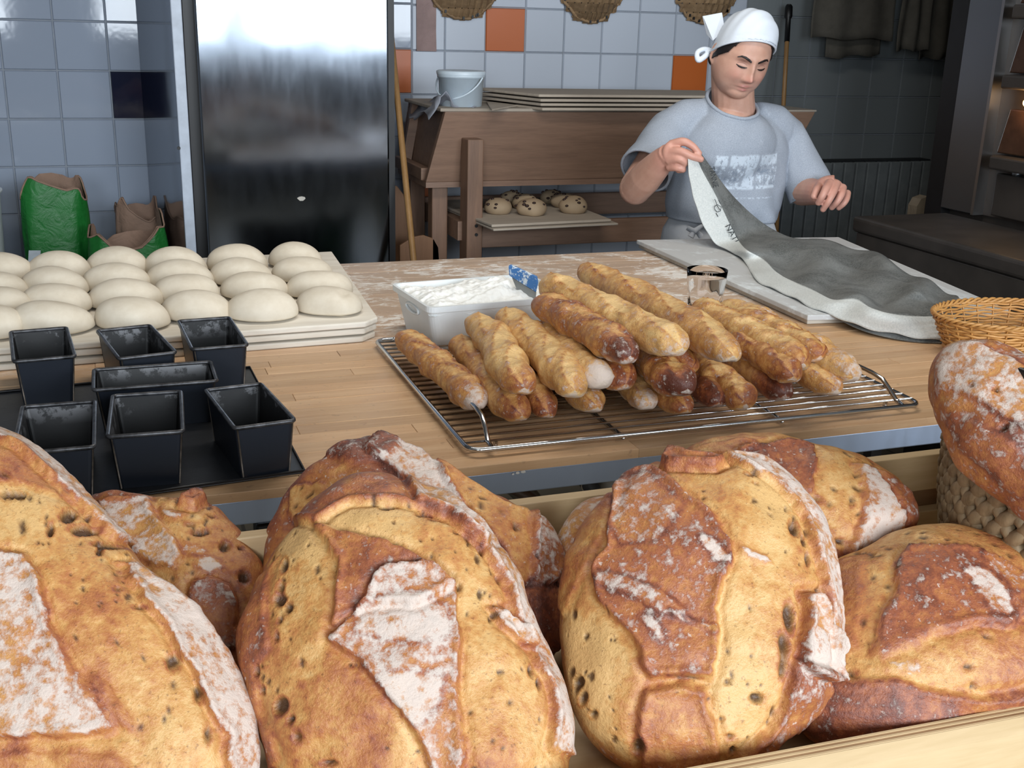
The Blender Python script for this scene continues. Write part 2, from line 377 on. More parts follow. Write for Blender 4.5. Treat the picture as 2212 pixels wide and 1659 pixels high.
MB().hexa([(x0b-.0, yb-.1, zb_), (x0b+.035, yb-.1, zb_), (x0b+.035, yb-.05, zb_), (x0b, yb-.05, zb_), (x0t-.0, yb-.06, zt), (x0t+.035, yb-.06, zt), (x0t+.035, yb-.01, zt), (x0t, yb-.01, zt)]).build('corner_post', M_tw, tr)
ML = woodmat('trough_lid_wood', (150, 140, 128), (174, 164, 150), 0, .8)
MB().box(x0t-.015, x0t+.42, YT+.01, yb+.01, zt, zt+.012).build('lid', ML, tr, bevel=.003)
MB().box(x0t+.40, x1t+.01, YT+.005, yb+.01, zt-.0, zt+.008).build('lid', ML, tr, bevel=.003)
# legs
def leg(x0, x1, y0, y1, z1, nm='leg'): return MB().box(x0, x1, y0, y1, 0, z1).build(nm, M_twz, tr, bevel=.004)
l0 = PY(1008, 300, YT-.03); l1 = PY(1040, 300, YT-.03)
leg(l0[0]-.004, l1[0]+.0, YT-.06, YT+.03, l0[2]); leg(l0[0]-.09, l0[0]-.03, YT+.10, YT+.16, zb_)
leg(l0[0]-.09, l0[0]-.03, yb-.10, yb-.04, zb_)
leg(x1b-.16, x1b-.10, YT-.06, YT+.03, l0[2]); leg(x1b-.16, x1b-.10, yb-.10, yb-.04, zb_)
rz = PY(1200, 500, YT)[2]
MB().box(l0[0]+.02, x1b-.10, YT-.03, YT, rz-.045, rz+.045).build('front_rail', M_tw, tr, bevel=.003)
MB().box(l0[0]-.05, x1b-.10, yb-.06, yb-.03, rz-.02, rz+.07).build('back_rail', M_tw, tr, bevel=.003)
MB().box(l0[0]-.02, l0[0]+.02, YT+.0, yb-.05, rz-.02, rz+.05).build('side_rail', M_tw, tr)
MB().box(x1b-.14, x1b-.10, YT+.0, yb-.05, rz-.02, rz+.05).build('side_rail', M_tw, tr)
for zz in (488, 507):
    c = PY(1029, zz, YT-.062); bt = MB().lathe([(0, 0), (.006, 0), (.006, .003)], (0, 0, 0), 10); bt.v = [(c[0]+v[0], YT-.0605-v[2], c[2]+v[1]) for v in bt.v]; bt.build('bolt', M_black, tr)
# proofing boards
M_board = woodmat('proof_board', (168, 156, 142), (190, 178, 162), 0, .85)
M_boardf = woodmat('floured_board', (196, 192, 186), (222, 220, 214), 0, .9)
def board(name, quad, z, th, label, group, mat=M_board, cat='board'):
    c = np.mean(np.array([q[:2] for q in quad]), axis=0); t = thing(name, (c[0], c[1], z), label, cat, group)
    MB().slab(quad, z, z+th).build('plank', mat, t, bevel=.003); return t
def rq(x0, x1, y0, y1, a=0, c=None):
    q = [(x0, y0), (x1, y0), (x1, y1), (x0, y1)]; cx, cy = c or ((x0+x1)/2, (y0+y1)/2); ca, sa = math.cos(a), math.sin(a)
    return [(cx+(x-cx)*ca-(y-cy)*sa, cy+(x-cx)*sa+(y-cy)*ca) for x, y in q]
ztl = zt+.012
a0 = PZ(1172, 237, ztl); 
for k in range(4):
    zz = zt+.0085+k*.0155
    qx0, qy0 = a0[0]-.004*k, a0[1]+.008*(k % 2)
    q = [(qx0, qy0), (qx0+.85, qy0-.02), (qx0+.83, qy0+.33), (qx0-.12, qy0+.40)]
    q = [(min(x, x1t+.1), min(y, 4.55)) for x, y in q]
    board('proofing_board', q, zz, .010, ('thin wooden proofing board at the bottom of the stack on the trough lid', 'second proofing board from the bottom of the stack on the trough', 'third proofing board from the bottom of the stack on the trough', 'topmost bare proofing board of the stack on the trough lid')[k], 'proofing boards on the trough')
pq = [PZ(x, y, zt+.013) for x, y in ((1062, 240), (1118, 230), (1085, 205), (1040, 205))]
board('wooden_offcut', [(p[0], p[1]) for p in pq], zt+.0125, .006, 'small thin board lying beside the white bucket on the trough', 'board')
# bucket with lid and handle
M_wp = plain('white_plastic', (208, 222, 232), .35, var=.04)
bc = PZ(1010, 232, zt+.012); bx, by = bc[0], bc[1]+.085
bk = thing('bucket', (bx, by, zt+.012), 'white plastic bucket with lid and bail handle on the trough', 'bucket')
rb = .083; hb = .125
MB().lathe([(0, 0), (rb*.93, 0), (rb, hb*.8), (rb+.004, hb*.8), (rb+.005, hb*.9), (rb, hb*.92)], (bx, by, zt+.012), 40).build('bucket_body', M_wp, bk, True)
MB().lathe([(rb+.006, hb*.88), (rb+.008, hb*.97), (rb+.002, hb), (rb-.008, hb*.985), (0, hb*.985)], (bx, by, zt+.012), 40).build('lid', M_wp, bk, True)
hp = [(bx+(rb+.012)*math.cos(a)*1.0-.0, by-(rb+.012)*abs(math.sin(a))*.75-.004, zt+.012+hb*.82-.075*math.sin(a)) for a in np.linspace(0, PI, 17)]
ang = math.radians(-50); hp = [(bx+(x-bx)*math.cos(ang)-(y-by)*math.sin(ang), by+(x-bx)*math.sin(ang)+(y-by)*math.cos(ang), z) for x, y, z in hp]
MB().tube(hp, .0032, 6).build('handle', M_wp, bk, True)
# crumpled grey paper sack at the trough end
M_gp = plain('grey_paper', (150, 154, 164), .7)
gp = []; 
for i in range(14):
    for j in range(9):
        u, v = i/13, j/8
        p = np.array([x0t-.035+.16*u, YT+.05+.30*v, zt+.03+.035*math.sin(u*5+1+v*2)+.03*math.sin(v*7+u*3)*.5])
        if u < .3: p[2] -= (.3-u)*.28
        if i == 0: p[0] -= .01
        gp.append(p+.008*np.array([R_.uniform(-1, 1), 0, R_.uniform(-1, 1)]))
F = [(i*9+j, (i+1)*9+j, (i+1)*9+j+1, i*9+j+1) for i in range(13) for j in range(8)]
o = mesh_obj('crumpled_paper', gp, F, M_gp, None, True); so = o.modifiers.new('s', 'SOLIDIFY'); so.thickness = .002
tag(o, 'crumpled grey paper bag draped over the left end of the trough', 'paper')
# shelf boards with raisin buns
zs = PY(1045, 492, 3.72)[2]
s1 = [PZ(x, y, zs) for x, y in ((1066, 496), (1336, 483), (1260, 452), (1042, 456))]
board('proofing_board', [(p[0], p[1]) for p in (s1[0], s1[1], np.array([s1[1][0]-.02, 4.3, 0]), np.array([s1[0][0]-.05, 4.3, 0]))], zs-.006, .008, 'lower proofing board under the raisin buns on the trough shelf', 'proofing boards on the shelf')
board('proofing_board', [(s1[0][0]+.0, s1[0][1]+.02), (s1[1][0]-.02, s1[1][1]+.02), (s1[1][0]-.03, 4.28), (s1[0][0]-.06, 4.28)], zs+.004, .010, 'upper proofing board carrying seven raisin buns under the trough', 'proofing boards on the shelf')
M_bun = plain('raisin_dough', (172, 150, 122), .7, var=.1, scale=14, bump=.15, bscale=40); M_raisin = plain('raisin', (52, 34, 28), .5)
buns = [((1076, 432), .052, 'front left, apart from the others'), ((1148, 442), .057, 'front centre'), ((1238, 438), .055, 'front right'), ((1134, 424), .05, 'directly behind the front centre bun'), ((1108, 414), .05, 'at the back left in shadow'), ((1192, 412), .046, 'at the back right in shadow'), ((1216, 424), .05, 'directly behind the front right bun')]
zb2 = zs+.0145
for k, ((bxp, byp), r, wh) in enumerate(buns):
    yoff = {0: 3.93, 1: 3.88, 2: 3.90, 3: 4.02, 4: 4.12, 5: 4.14, 6: 4.03}[k]
    c = PY(bxp, byp, yoff); t = thing('raisin_bun', (c[0], yoff, zb2), 'unbaked raisin bun on the shelf under the trough, %s' % wh, 'bun', 'raisin buns')
    V, F = ico(4); V = V.copy(); V = V*np.array([r, r, r*.66]); V += .002*wob(V, 60, k)[:, None]; V[:, 2] = np.maximum(V[:, 2]+r*.42, 0); V = V+np.array([c[0], yoff, zb2])
    mesh_obj('bun_dough', V, F, M_bun, t, True)
    rg = np.random.RandomState(50+k)
    for q in range(11):
        a = rg.uniform(0, 6.28); e = rg.uniform(.1, 1.2); d = np.array([math.cos(a)*math.cos(e), math.sin(a)*math.cos(e), math.sin(e)])
        v, f = ico(2); v = v*np.array([.006, .005, .004])*rg.uniform(.8, 1.4)+np.array([c[0], yoff, zb2+r*.42])+d*np.array([r, r, r*.66]); mesh_obj('raisin', v, f, M_raisin, t, True)
# ---- peels and boards leaning beside the refrigerator
M_stick = woodmat('stick_wood', (140, 104, 62), (162, 124, 78), 2, .5)
M_ply = woodmat('brown_board_wood', (116, 82, 56), (134, 98, 70), 2, .6)
pA, pB = PY(837, 0, 4.3), PY(893, 560, 3.75)
d = pB-pA; pA2 = pA-d*.4; pB2 = pB+d*(pB[2]/(-d[2]))
hd = thing('pole', (pB2[0], pB2[1], 0), 'long pale wooden pole leaning between the refrigerator and the trough', 'pole')
MB().tube([pA2, pA, pB, pB2+np.array([0, 0, .01])], .0115, 10).build('shaft', M_stick, hd, True)
MB().tube([pA2-d*.02, pA2], [.009, .0125], 10).build('end_cap', M_stick, hd, True)
pl_ = [PY(x, y, 4.25) for x, y in ((846, 400), (858, 402), (872, 420), (888, 470), (900, 560))]
z_ = [(p[0], p[2]) for p in pl_]
t = thing('bread_peel', (pl_[0][0], 4.25, 0), 'tall brown wooden peel blade standing beside the refrigerator, behind the pole', 'peel')
poly = [(x, 4.25, z) for x, z in z_]+[(z_[-1][0]+.0, 4.25, 0), (z_[0][0]-.035, 4.25, 0), (z_[0][0]-.035, 4.25, z_[0][1]-.02)]
MB().plate(poly[::-1], (0, .014, 0)).build('blade', M_ply, t, bevel=.003)
MB().tube([(z_[0][0]-.03, 4.262, z_[0][1]-.1), (z_[0][0]-.045, 4.35, z_[0][1]+.5)], .011, 8).build('handle', M_stick, t, True)
pl_ = [PY(x, y, 4.0) for x, y in ((892, 512), (915, 508), (938, 516), (948, 534), (950, 565))]
t = thing('cutting_board', (pl_[1][0], 4.0, 0), 'rounded brown wooden board standing on edge left of the trough leg', 'board')
poly = [(p[0], 4.0, p[2]) for p in pl_]+[(pl_[-1][0], 4.0, 0), (pl_[0][0]-.05, 4.0, 0), (pl_[0][0]-.05, 4.0, pl_[0][2]-.03)]
MB().plate(poly[::-1], (0, .014, 0)).build('panel', M_ply, t, bevel=.003)
# cardboard strip on the wall
q = [PY(x, y, YW-.012) for x, y in ((899, 0), (944, 0), (942, 65), (943, 111), (900, 110))]
h0 = q[0]+np.array([0, 0, .5]); h1 = q[1]+np.array([0, 0, .5])
o = MB().plate([h0, h1, q[2], q[3], q[4]], (0, .005, 0)).build('cardboard_strip', papermat('pink_kraft', (158, 134, 130), .8)); tag(o, 'narrow pinkish brown cardboard strip taped to the tiled wall', 'strip')
# ---- splint baskets hanging on the wall
M_splint = woodmat('splint', (118, 92, 64), (158, 130, 96), 0, .7, rnd=.35)
def splint_basket(cxp, cyp, w, h, lab, seed):
    rg = np.random.RandomState(seed); c = PY(cxp, cyp, YW-.10); cx, cz = c[0], c[2]+h/2-.0
    t = thing('splint_basket', (cx, YW-.01, cz), lab, 'basket', 'splint baskets on the wall')
    D = .10
    def S(u, v):  # u,v in -1..1 disc-ish -> bowl toward the room, narrower at the bottom
        r = min(1, math.hypot(u, v)); x = cx+u*w/2*(1-.10*v*0); z = cz+v*h/2; y = YW-.012-D*(1-r**2.2)
        return np.array([x, y, z])
    n = 13
    for k in range(n):            # vertical and horizontal splints, each its own strip
        s = -0.88+1.76*k/(n-1)
        for ax in (0, 1):
            L = math.sqrt(max(0, 1-s*s)); V = []; m = 16; hw = .063
            for i in range(m+1):
                q = -L+2*L*i/m
                lift = .0045*math.sin(i*PI*.95+k*PI+ax*PI)
                for sg in (-1, 1):
                    uv = (q, s+sg*hw) if ax == 0 else (s+sg*hw, q); P = S(*uv)
                    V.append(P-np.array([0, lift+.004, 0])); 
            F = [(2*i, 2*i+1, 2*i+3, 2*i+2) for i in range(m)]
            o = mesh_obj('splint', V, F, M_splint, t); so = o.modifiers.new('s', 'SOLIDIFY'); so.thickness = .0022
    mb = MB(); mb.tube([S(math.cos(a)*.97, math.sin(a)*.97)-np.array([0, .004, 0])+.003*rg.normal(size=3) for a in np.linspace(0, 2*PI, 40)[:-1]], .007, 6, closed=True); mb.build('rim', M_splint, t, True)
    for q in range(9):
        a = rg.uniform(3.4, 6.1); P = S(math.cos(a)*.96, math.sin(a)*.96); MB().box(P[0]-.004, P[0]+.004, P[1]-.014, P[1]-.004, P[2]-.006, P[2]+.006).build('rivet', M_black, t)
splint_basket(1012, 45, .36, .50, 'brown splint basket hanging on the wall above the bucket', 1)
splint_basket(1292, 53, .34, .50, 'brown splint basket hanging in the middle of the three on the wall', 2)
splint_basket(1540, 53, .36, .50, 'brown splint basket hanging above the person with the white cap', 3)
# ---- oven peel / scraper leaning on wall behind the person
t0, t1 = PY(1704, 15, 4.5), PY(1692, 232, 4.35)
t = thing('oven_brush', tuple(PY(1692, 232, 4.35)*np.array([1, 1, 0])), 'thin pole with charred black tip leaning on the shaded wall behind the person', 'pole')
dd = t1-t0; MB().tube([t0+dd*.35, t1, t1+dd*(t1[2]/(-dd[2])*.98)], .010, 8).build('shaft', M_stick, t, True)
MB().tube([t0-dd*.02, t0, t0+dd*.1, t0+dd*.12, t0+dd*.35], [.012, .017, .018, .012, .012], 8).build('charred_tip', M_black, t, True)
# ---- dark linen cloths hanging at upper right
M_linen = plain('dark_linen', (92, 88, 80), .95, var=.15, bump=.3, bscale=300)
def cloth(x0, x1, zb1, zt1, y, amp, waves, lab, seed, mat=M_linen, slope=0):
    V = []; nx, nz = 40, 18
    for i in range(nx+1):
        for j in range(nz+1):
            u, v = i/nx, j/nz; V.append((x0+(x1-x0)*u, y+amp*math.sin(u*waves*2*PI+seed)*(1-.4*v)+.006*math.sin(v*9+u*5), zb1+slope*u+(zt1-zb1-slope*u)*v+.006*math.sin(u*11+seed)*(1-v)))
    F = [(i*(nz+1)+j, (i+1)*(nz+1)+j, (i+1)*(nz+1)+j+1, i*(nz+1)+j+1) for i in range(nx) for j in range(nz)]
    o = mesh_obj('linen_cloth', V, F, mat, None, True); so = o.modifiers.new('s', 'SOLIDIFY'); so.thickness = .003
    tag(o, lab, 'cloth', 'linen cloths on the rail')
pz = lambda x, y, Y=4.4: PY(x, y, Y)
cloth(pz(1752, 80)[0], pz(1925, 100)[0], pz(1752, 82)[2], 2.0, 4.40, .010, 2.5, 'widest dark linen cloth hanging leftmost of the cloths', 0)
cloth(pz(1785, 120, 4.46)[0], pz(1900, 120, 4.46)[0], pz(1785, 126, 4.46)[2], 2.0, 4.46, .008, 2, 'linen cloth hanging behind the widest one, its hem showing below', 2, slope=.02)
cloth(pz(1925, 105)[0], pz(1992, 112)[0], pz(1925, 108)[2], 2.0, 4.37, .010, 2.2, 'narrow linen cloth hanging in the middle', 4)
cloth(pz(1988, 130)[0], pz(2062, 130)[0], pz(1990, 126)[2], 2.0, 4.42, .012, 1.6, 'linen cloth hanging rightmost beside the oven', 5)
o = MB().tube([(2.9, 4.43, 2.0), (4.05, 4.43, 2.0)], .01, 8).build('hanging_rail', M_black, None, True); tag(o, 'dark rail high on the wall carrying the linen cloths', 'rail')
# ---- radiator
M_rad = plain('radiator_paint', (128, 134, 136), .5)
ra, rb_ = PY(1700, 352, 4.5), PY(2003, 342, 4.5)
rd = thing('radiator', ((ra[0]+rb_[0])/2, 4.5, 0), 'grey panel radiator with vertical grooves under the dark wall', 'radiator')
n = 15; wx = (rb_[0]+.02-(ra[0]-.15))/n
for k in range(n):
    x = ra[0]-.15+k*wx; MB().box(x+.004, x+wx-.004, 4.47, 4.50, .15, ra[2]).build('panel', M_rad, rd, bevel=.004)
MB().box(ra[0]-.15, rb_[0]+.02, 4.50, 4.575, .14, ra[2]+.006).build('radiator_core', plain('radiator_core_paint', (40, 43, 46), .6), rd)
# ---- oven on the right with its loading table
M_ovst = steel('oven_steel', (150, 156, 162), .35, False); M_oven = plain('oven_black_iron', (54, 49, 45), .5, var=.3, scale=8); M_ovb = plain('oven_brown_glass', (60, 42, 32), .25, var=.3)
XO = 2.60; ov = thing('deck_oven', (3.2, 2.6, 0), 'tall dark deck oven with iron door ledges at the right edge', 'oven')
y_far = 3.08
yf0 = PX_(2098, 0, XO)[1]; 
MB().box(XO+.03, 4.0, .9, y_far, 0, 2.6).build('oven_body', M_oven, ov)
yp1 = 3.02; yp0 = 2.87
MB().box(XO-.008, XO+.03, yp1, y_far+.02, 0.5, 2.6).build('corner_strip', M_black, ov)
MB().box(XO-.012, XO+.03, yp0, yp1, .96, 2.6).build('side_panel', M_ovst, ov, bevel=.003)
MB().box(XO-.02, XO+.03, yp0-.012, yp0, .96, 2.6).build('bright_edge', steel('bright_edge_steel', (190, 190, 190), .3, False), ov)
MB().box(XO+.02, XO+.05, 1.2, yp0-.012, .96, 2.6).build('face_plate', plain('oven_face_enamel', (58, 50, 44), .4), ov)
for k, zz in enumerate((1.115, 1.355, 1.555, 1.74)):
    y1 = 2.82
    q = [(XO-.05, 1.35), (XO+.05, 1.35), (XO+.05, y1), (XO-.01, y1), (XO-.05, y1-.03)]
    MB().prism(q[::1], zz, zz+.04).build('door_ledge', M_oven, ov, bevel=.006)
    if k < 3: MB().hexa([(XO+.0, 1.4, zz+.045), (XO+.03, 1.4, zz+.045), (XO+.03, y1+.0, zz+.045), (XO+.0, y1+.0, zz+.045), (XO-.0, 1.4, zz+.16), (XO+.03, 1.4, zz+.16), (XO+.03, y1-.03, zz+.18), (XO-.0, y1-.03, zz+.18)]).build('oven_door', M_ovb, ov, bevel=.004)
c = PX_(2187, 375, XO-.01); kb = MB().lathe([(0, .02), (.010, .02), (.012, .0)], (0, 0, 0), 14); kb.v = [(XO+.018-v[2], c[1]+v[0], c[2]+v[1]) for v in kb.v]; KB = kb
odr = MB().box(XO-.005, XO+.03, 1.3, 2.80, .97, 1.10).build('oven_door', M_oven, ov, bevel=.004); KB.build('knob', M_ovst, odr, True)
# small warm pilot lamp on the oven
c = PX_(2212, 222, XO-.02); t = NT('lamp_glow'); t.out((1, .6, .2, 1), .5, Emission_Color=(1, .55, .18, 1), Emission_Strength=14.0)
v, f = ico(3); o = mesh_obj('oven_lamp', v*.012+np.array([XO-.012, c[1]-.004, c[2]]), f, t.m, ov, True); o['label'] = 'small glowing orange lamp'
pl2 = bpy.data.lights.new('oven_lamp_light', 'POINT'); pl2.energy = .5; pl2.color = (1, .55, .2); pl2.shadow_soft_size = .02; po = bpy.data.objects.new('oven_lamp_light', pl2); C.objects.link(po); po.location = (XO-.04, c[1]-.01, c[2])
ld = thing('loading_table', (2.45, 2.3, 0), 'heavy dark oven loading table beside the work table', 'oven table')
lq = PZ(1850, 468, .95); MB().box(lq[0]+.0, XO-.02, 1.0, lq[1]+.02, .90, .95).build('top_slab', M_oven, ld, bevel=.012, seg=3)
MB().box(lq[0]+.03, XO-.02, 1.05, lq[1]-.02, .50, .90).build('front_panel', M_oven, ld, bevel=.006)
MB().box(lq[0]+.008, lq[0]+.03, 1.05, lq[1]-.0, .80, .90).build('edge_panel', M_oven, ld, bevel=.004)
for a in (0, 1):
    for b in (0, 1): MB().box((lq[0]+.05, XO-.08)[a], (lq[0]+.09, XO-.04)[a], (1.1, 2.8)[b], (1.14, 2.84)[b], 0, .5).build('leg', M_oven, ld)
c = PY(1996, 440, 4.0); o = MB().plate([PY(1978, 462, 3.4)*np.array([1, 1, 0]), PY(1998, 462, 3.4)*np.array([1, 1, 0]), PY(2006, 424, 3.4), PY(1990, 430, 3.4), PY(1981, 446, 3.4)], (0, .05, 0)).build('paper_packet', papermat('beige_packet', (150, 136, 116)))
tag(o, 'tall beige paper packet standing on the floor behind the loading table by the oven', 'packet')
# ================================================================ WORK TABLE
TZ = .90; TX0, TX1, TY0, TY1 = -1.0, 1.93, 1.405, 2.825
M_stave = woodmat('beech_stave', (188, 146, 106), (214, 178, 138), 0, .42, table_flour, .16)
M_stave_o = woodmat('orange_beech_edge', (176, 118, 70), (198, 142, 92), 0, .4, None, .06)
tb = thing('work_table', ((TX0+TX1)/2, (TY0+TY1)/2, 0), 'long butcher-block bakery table with steel apron, dusted with flour', 'table')
rows = 36; sw = (TY1-TY0)/rows
for r in range(rows):
    x = TX0; k = 0; y0 = TY0+r*sw
    while x < TX1-.01:
        L = R_.uniform(.5, .95) if k else R_.uniform(.2, .8)
        x1 = min(TX1, x+L)
        if TX1-x1 < .12: x1 = TX1
        dz = R_.uniform(-.0004, .0004); b = .0002
        vs = [(x+b, y0+b, TZ-.014), (x1-b, y0+b, TZ-.014), (x1-b, y0+sw-b, TZ-.014), (x+b, y0+sw-b, TZ-.014), (x+b, y0+b, TZ+dz-.0008), (x1-b, y0+b, TZ+dz-.0008), (x1-b, y0+sw-b, TZ+dz-.0008), (x+b, y0+sw-b, TZ+dz-.0008)]
        vs += [(x+.0008, y0+.0008, TZ+dz), (x1-.0008, y0+.0008, TZ+dz), (x1-.0008, y0+sw-.0008, TZ+dz), (x+.0008, y0+sw-.0008, TZ+dz)]
        fs = [(3, 2, 1, 0), (0, 1, 5, 4), (1, 2, 6, 5), (2, 3, 7, 6), (3, 0, 4, 7), (4, 5, 9, 8), (5, 6, 10, 9), (6, 7, 11, 10), (7, 4, 8, 11), (8, 9, 10, 11)]
        mesh_obj('stave', vs, fs, M_stave_o if r == 0 and x > 1.0 else M_stave, tb)
        x = x1; k += 1
M_apr = steel('apron_steel', (172, 186, 208), .5, True)
MB().box(TX0, TX1, TY0+.004, TY0+.03, TZ-.05, TZ-.0145).build('steel_apron', M_apr, tb, bevel=.002)
MB().box(TX0, TX1, TY1-.03, TY1-.004, TZ-.045, TZ-.0145).build('steel_apron', M_apr, tb)
for x in (TX0+.01, TX1-.04): MB().box(x, x+.03, TY0+.03, TY1-.03, TZ-.045, TZ-.0145).build('steel_apron', M_apr, tb)
for x in (TX0+.05, TX1-.11):
    for y in (TY0+.03, TY1-.09): MB().box(x, x+.05, y, y+.05, 0, TZ-.0145).build('leg', M_steel_plain, tb)
sm = MB(); rg = np.random.RandomState(4)
for x, y, r in ((1062, 1012, .004), (1150, 1003, .003), (1142, 1012, .003), (1130, 1018, .004), (1118, 1021, .003), (1108, 1024, .002), (1140, 1005, .002)):
    c = PY(x, y, TY0+.003); sm.plate([(c[0]+r*math.cos(a)*rg.uniform(.7, 1.3), c[1], c[2]+r*.7*math.sin(a)) for a in np.linspace(0, 5.6, 8)][::-1], (0, -.0008, 0))
sm.build('flour_splash', plain('flour_white', (232, 230, 224), .95), tb)
# ---------------- proofing boards with dough
M_fb = woodmat('floured_proof_board', (206, 196, 180), (232, 226, 214), 0, .92)
fr_, fl_, br_ = PZ(822, 692, .942), PZ(0, 752, .942), PZ(738, 572, .942)
ux = (fr_-fl_)/np.linalg.norm(fr_-fl_); uy = np.array([-ux[1], ux[0], 0]); uy2 = (br_-fr_); uy2 /= np.linalg.norm(uy2)
Ld = 2.79-fr_[1]
for k in range(3):
    o2 = np.array([(-.006, .0), (-.002, .004), (0, 0)][k]+(0,)) if k < 3 else 0
    F0 = fr_+o2; q = [F0-ux*1.15, F0-ux*.03, F0+uy2*.03, F0+uy2*Ld, F0+uy2*Ld-ux*1.15]
    t = thing('proofing_board', (F0[0]-.5, F0[1]+.3, .9+.0145*k), ['bottom floured board of the stack under the raw dough', 'middle floured board of the stack under the raw dough', 'top floured board carrying the rows of raw dough'][k], 'board', 'floured boards under the dough')
    MB().prism([(p[0], p[1]) for p in q], .9005+.0145*k, .9005+.0145*k+.0115).build('plank', M_fb, t, bevel=.003)
ZD = .9005+.029+.0116
def doughmat():
    t = NT('raw_dough'); p = t.wpos(); n = t.noise(p, 30, 4)
    return t.out(t.mix(t.ramp(n, .35, .7), s2l((204, 192, 172)), s2l((216, 206, 188))), .75, 0, t.bump(t.noise(p, 60, 4), .15, .002), Subsurface_Weight=.0)
M_dough = doughmat()
cols = [('first', [(2, 590, 1), (-8, 626, 1), (-6, 668, 1), (-28, 708, 1)]), ('second', [(131, 586, 1), (119, 618, 1.03), (118, 657, 1), (112, 697, 1.1)]),
        ('third', [(256, 576, 1), (253, 608, 1.03), (273, 645, 1.05), (284, 688, 1.05)]), ('fourth', [(383, 577, 1.05), (390, 602, 1.06), (400, 634, 1), (425, 672, 1)]),
        ('fifth', [(515, 567, 1.03), (519, 595, 1), (548, 626, 1), (566, 670, 1)]), ('sixth', [(640, 560, .95), (653, 590, 1.0), (690, 622, 1), (712, 657, .97)])]
for ci, (cn, L) in enumerate(cols):
    for ri, (x, y, s) in enumerate(L):
        y = y+4
        c = PZ(x, y+12, ZD); w_, d_, h_ = .070*s, .052*s, .045*s
        if ri == 0: h_ *= 1.15
        seed = ci*7+ri; V, F = ico(4); V = V.copy(); a = math.radians(-24+8*math.sin(seed*2.1))
        V[:, 0] *= 1-.10*V[:, 1]*math.sin(seed)
        V = np.sign(V)*np.abs(V)**np.array([.95, .95, .9]); V = V*np.array([w_, d_, h_]); V += .0022*wob(V, 38, seed)[:, None]
        z = V[:, 2]; V[:, 2] = np.where(z < 0, z*.25, z); V[:, 2] = np.maximum(V[:, 2]+.009, 0)
        if (ci, ri) == (5, 3):
            m = np.exp(-(((V[:, 0]-.035)/.006)**2+((V[:, 1]+.01)/.02)**2)); V[:, 2] -= .007*m
        X = V[:, 0]*math.cos(a)-V[:, 1]*math.sin(a); Y = V[:, 0]*math.sin(a)+V[:, 1]*math.cos(a)
        P = np.stack([X, Y, V[:, 2]], 1)
        rown = ('back row', 'second row from the back', 'third row from the back', 'front row')[ri]
        lab = 'raw oval dough piece in the %s, %s from the left' % (rown, cn)
        if (ci, ri) == (5, 3): lab = 'raw dough piece with a folded crease at the front right board corner'
        o = mesh_obj('dough_piece', P, F, M_dough, None, True); o.location = (c[0], c[1], ZD+.0003); tag(o, lab, 'dough', 'raw dough pieces on the floured boards')
# ---------------- black tray and tins
M_tray = plain('black_baking_sheet', (24, 25, 28), .42, var=.25, bump=.15)
tc = [PZ(x, y, .906) for x, y in ((540, 792), (658, 1015), (205, 1078))]
dl = (tc[2]-tc[1]); dl /= np.linalg.norm(dl); bl_ = tc[1]+dl*.78; bb = tc[0]+dl*.78
t = thing('baking_sheet', (tc[1][0]-.3, tc[1][1]+.2, .9), 'flat black baking sheet under the seven black loaf tins', 'tray')
q = [bl_, tc[1], tc[0], bb]
MB().prism([(p[0], p[1]) for p in q], .9008, .9035).build('sheet', M_tray, t, bevel=.001)
MB().tube([np.array([p[0], p[1], .9052]) for p in q], .0022, 6, closed=True).build('rolled_edge', M_tray, t, True)
def tinmat(inside):
    t = NT('tin_inside' if inside else 'tin_outside'); p = t.wpos(); n = t.noise(p, 26, 6, .7); n2 = t.noise(p, 8, 3); sep = t.n('SeparateXYZ'); t.put(sep.inputs[0], p)
    if inside:
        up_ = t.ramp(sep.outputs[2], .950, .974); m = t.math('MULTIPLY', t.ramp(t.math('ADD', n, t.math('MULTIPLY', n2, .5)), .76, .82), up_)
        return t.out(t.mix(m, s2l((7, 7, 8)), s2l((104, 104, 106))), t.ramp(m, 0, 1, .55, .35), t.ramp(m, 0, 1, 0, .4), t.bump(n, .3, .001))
    rust = t.ramp(n, .66, .74, 0, .6)
    return t.out(t.mix(rust, s2l((27, 32, 41)), s2l((60, 46, 44))), .38, .3, t.bump(n, .3, .001))
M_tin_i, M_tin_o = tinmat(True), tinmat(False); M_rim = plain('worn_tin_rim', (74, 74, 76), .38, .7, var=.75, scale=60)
M_tinedge = plain('worn_tin_seam', (92, 84, 76), .45, .5, var=.5, scale=80)
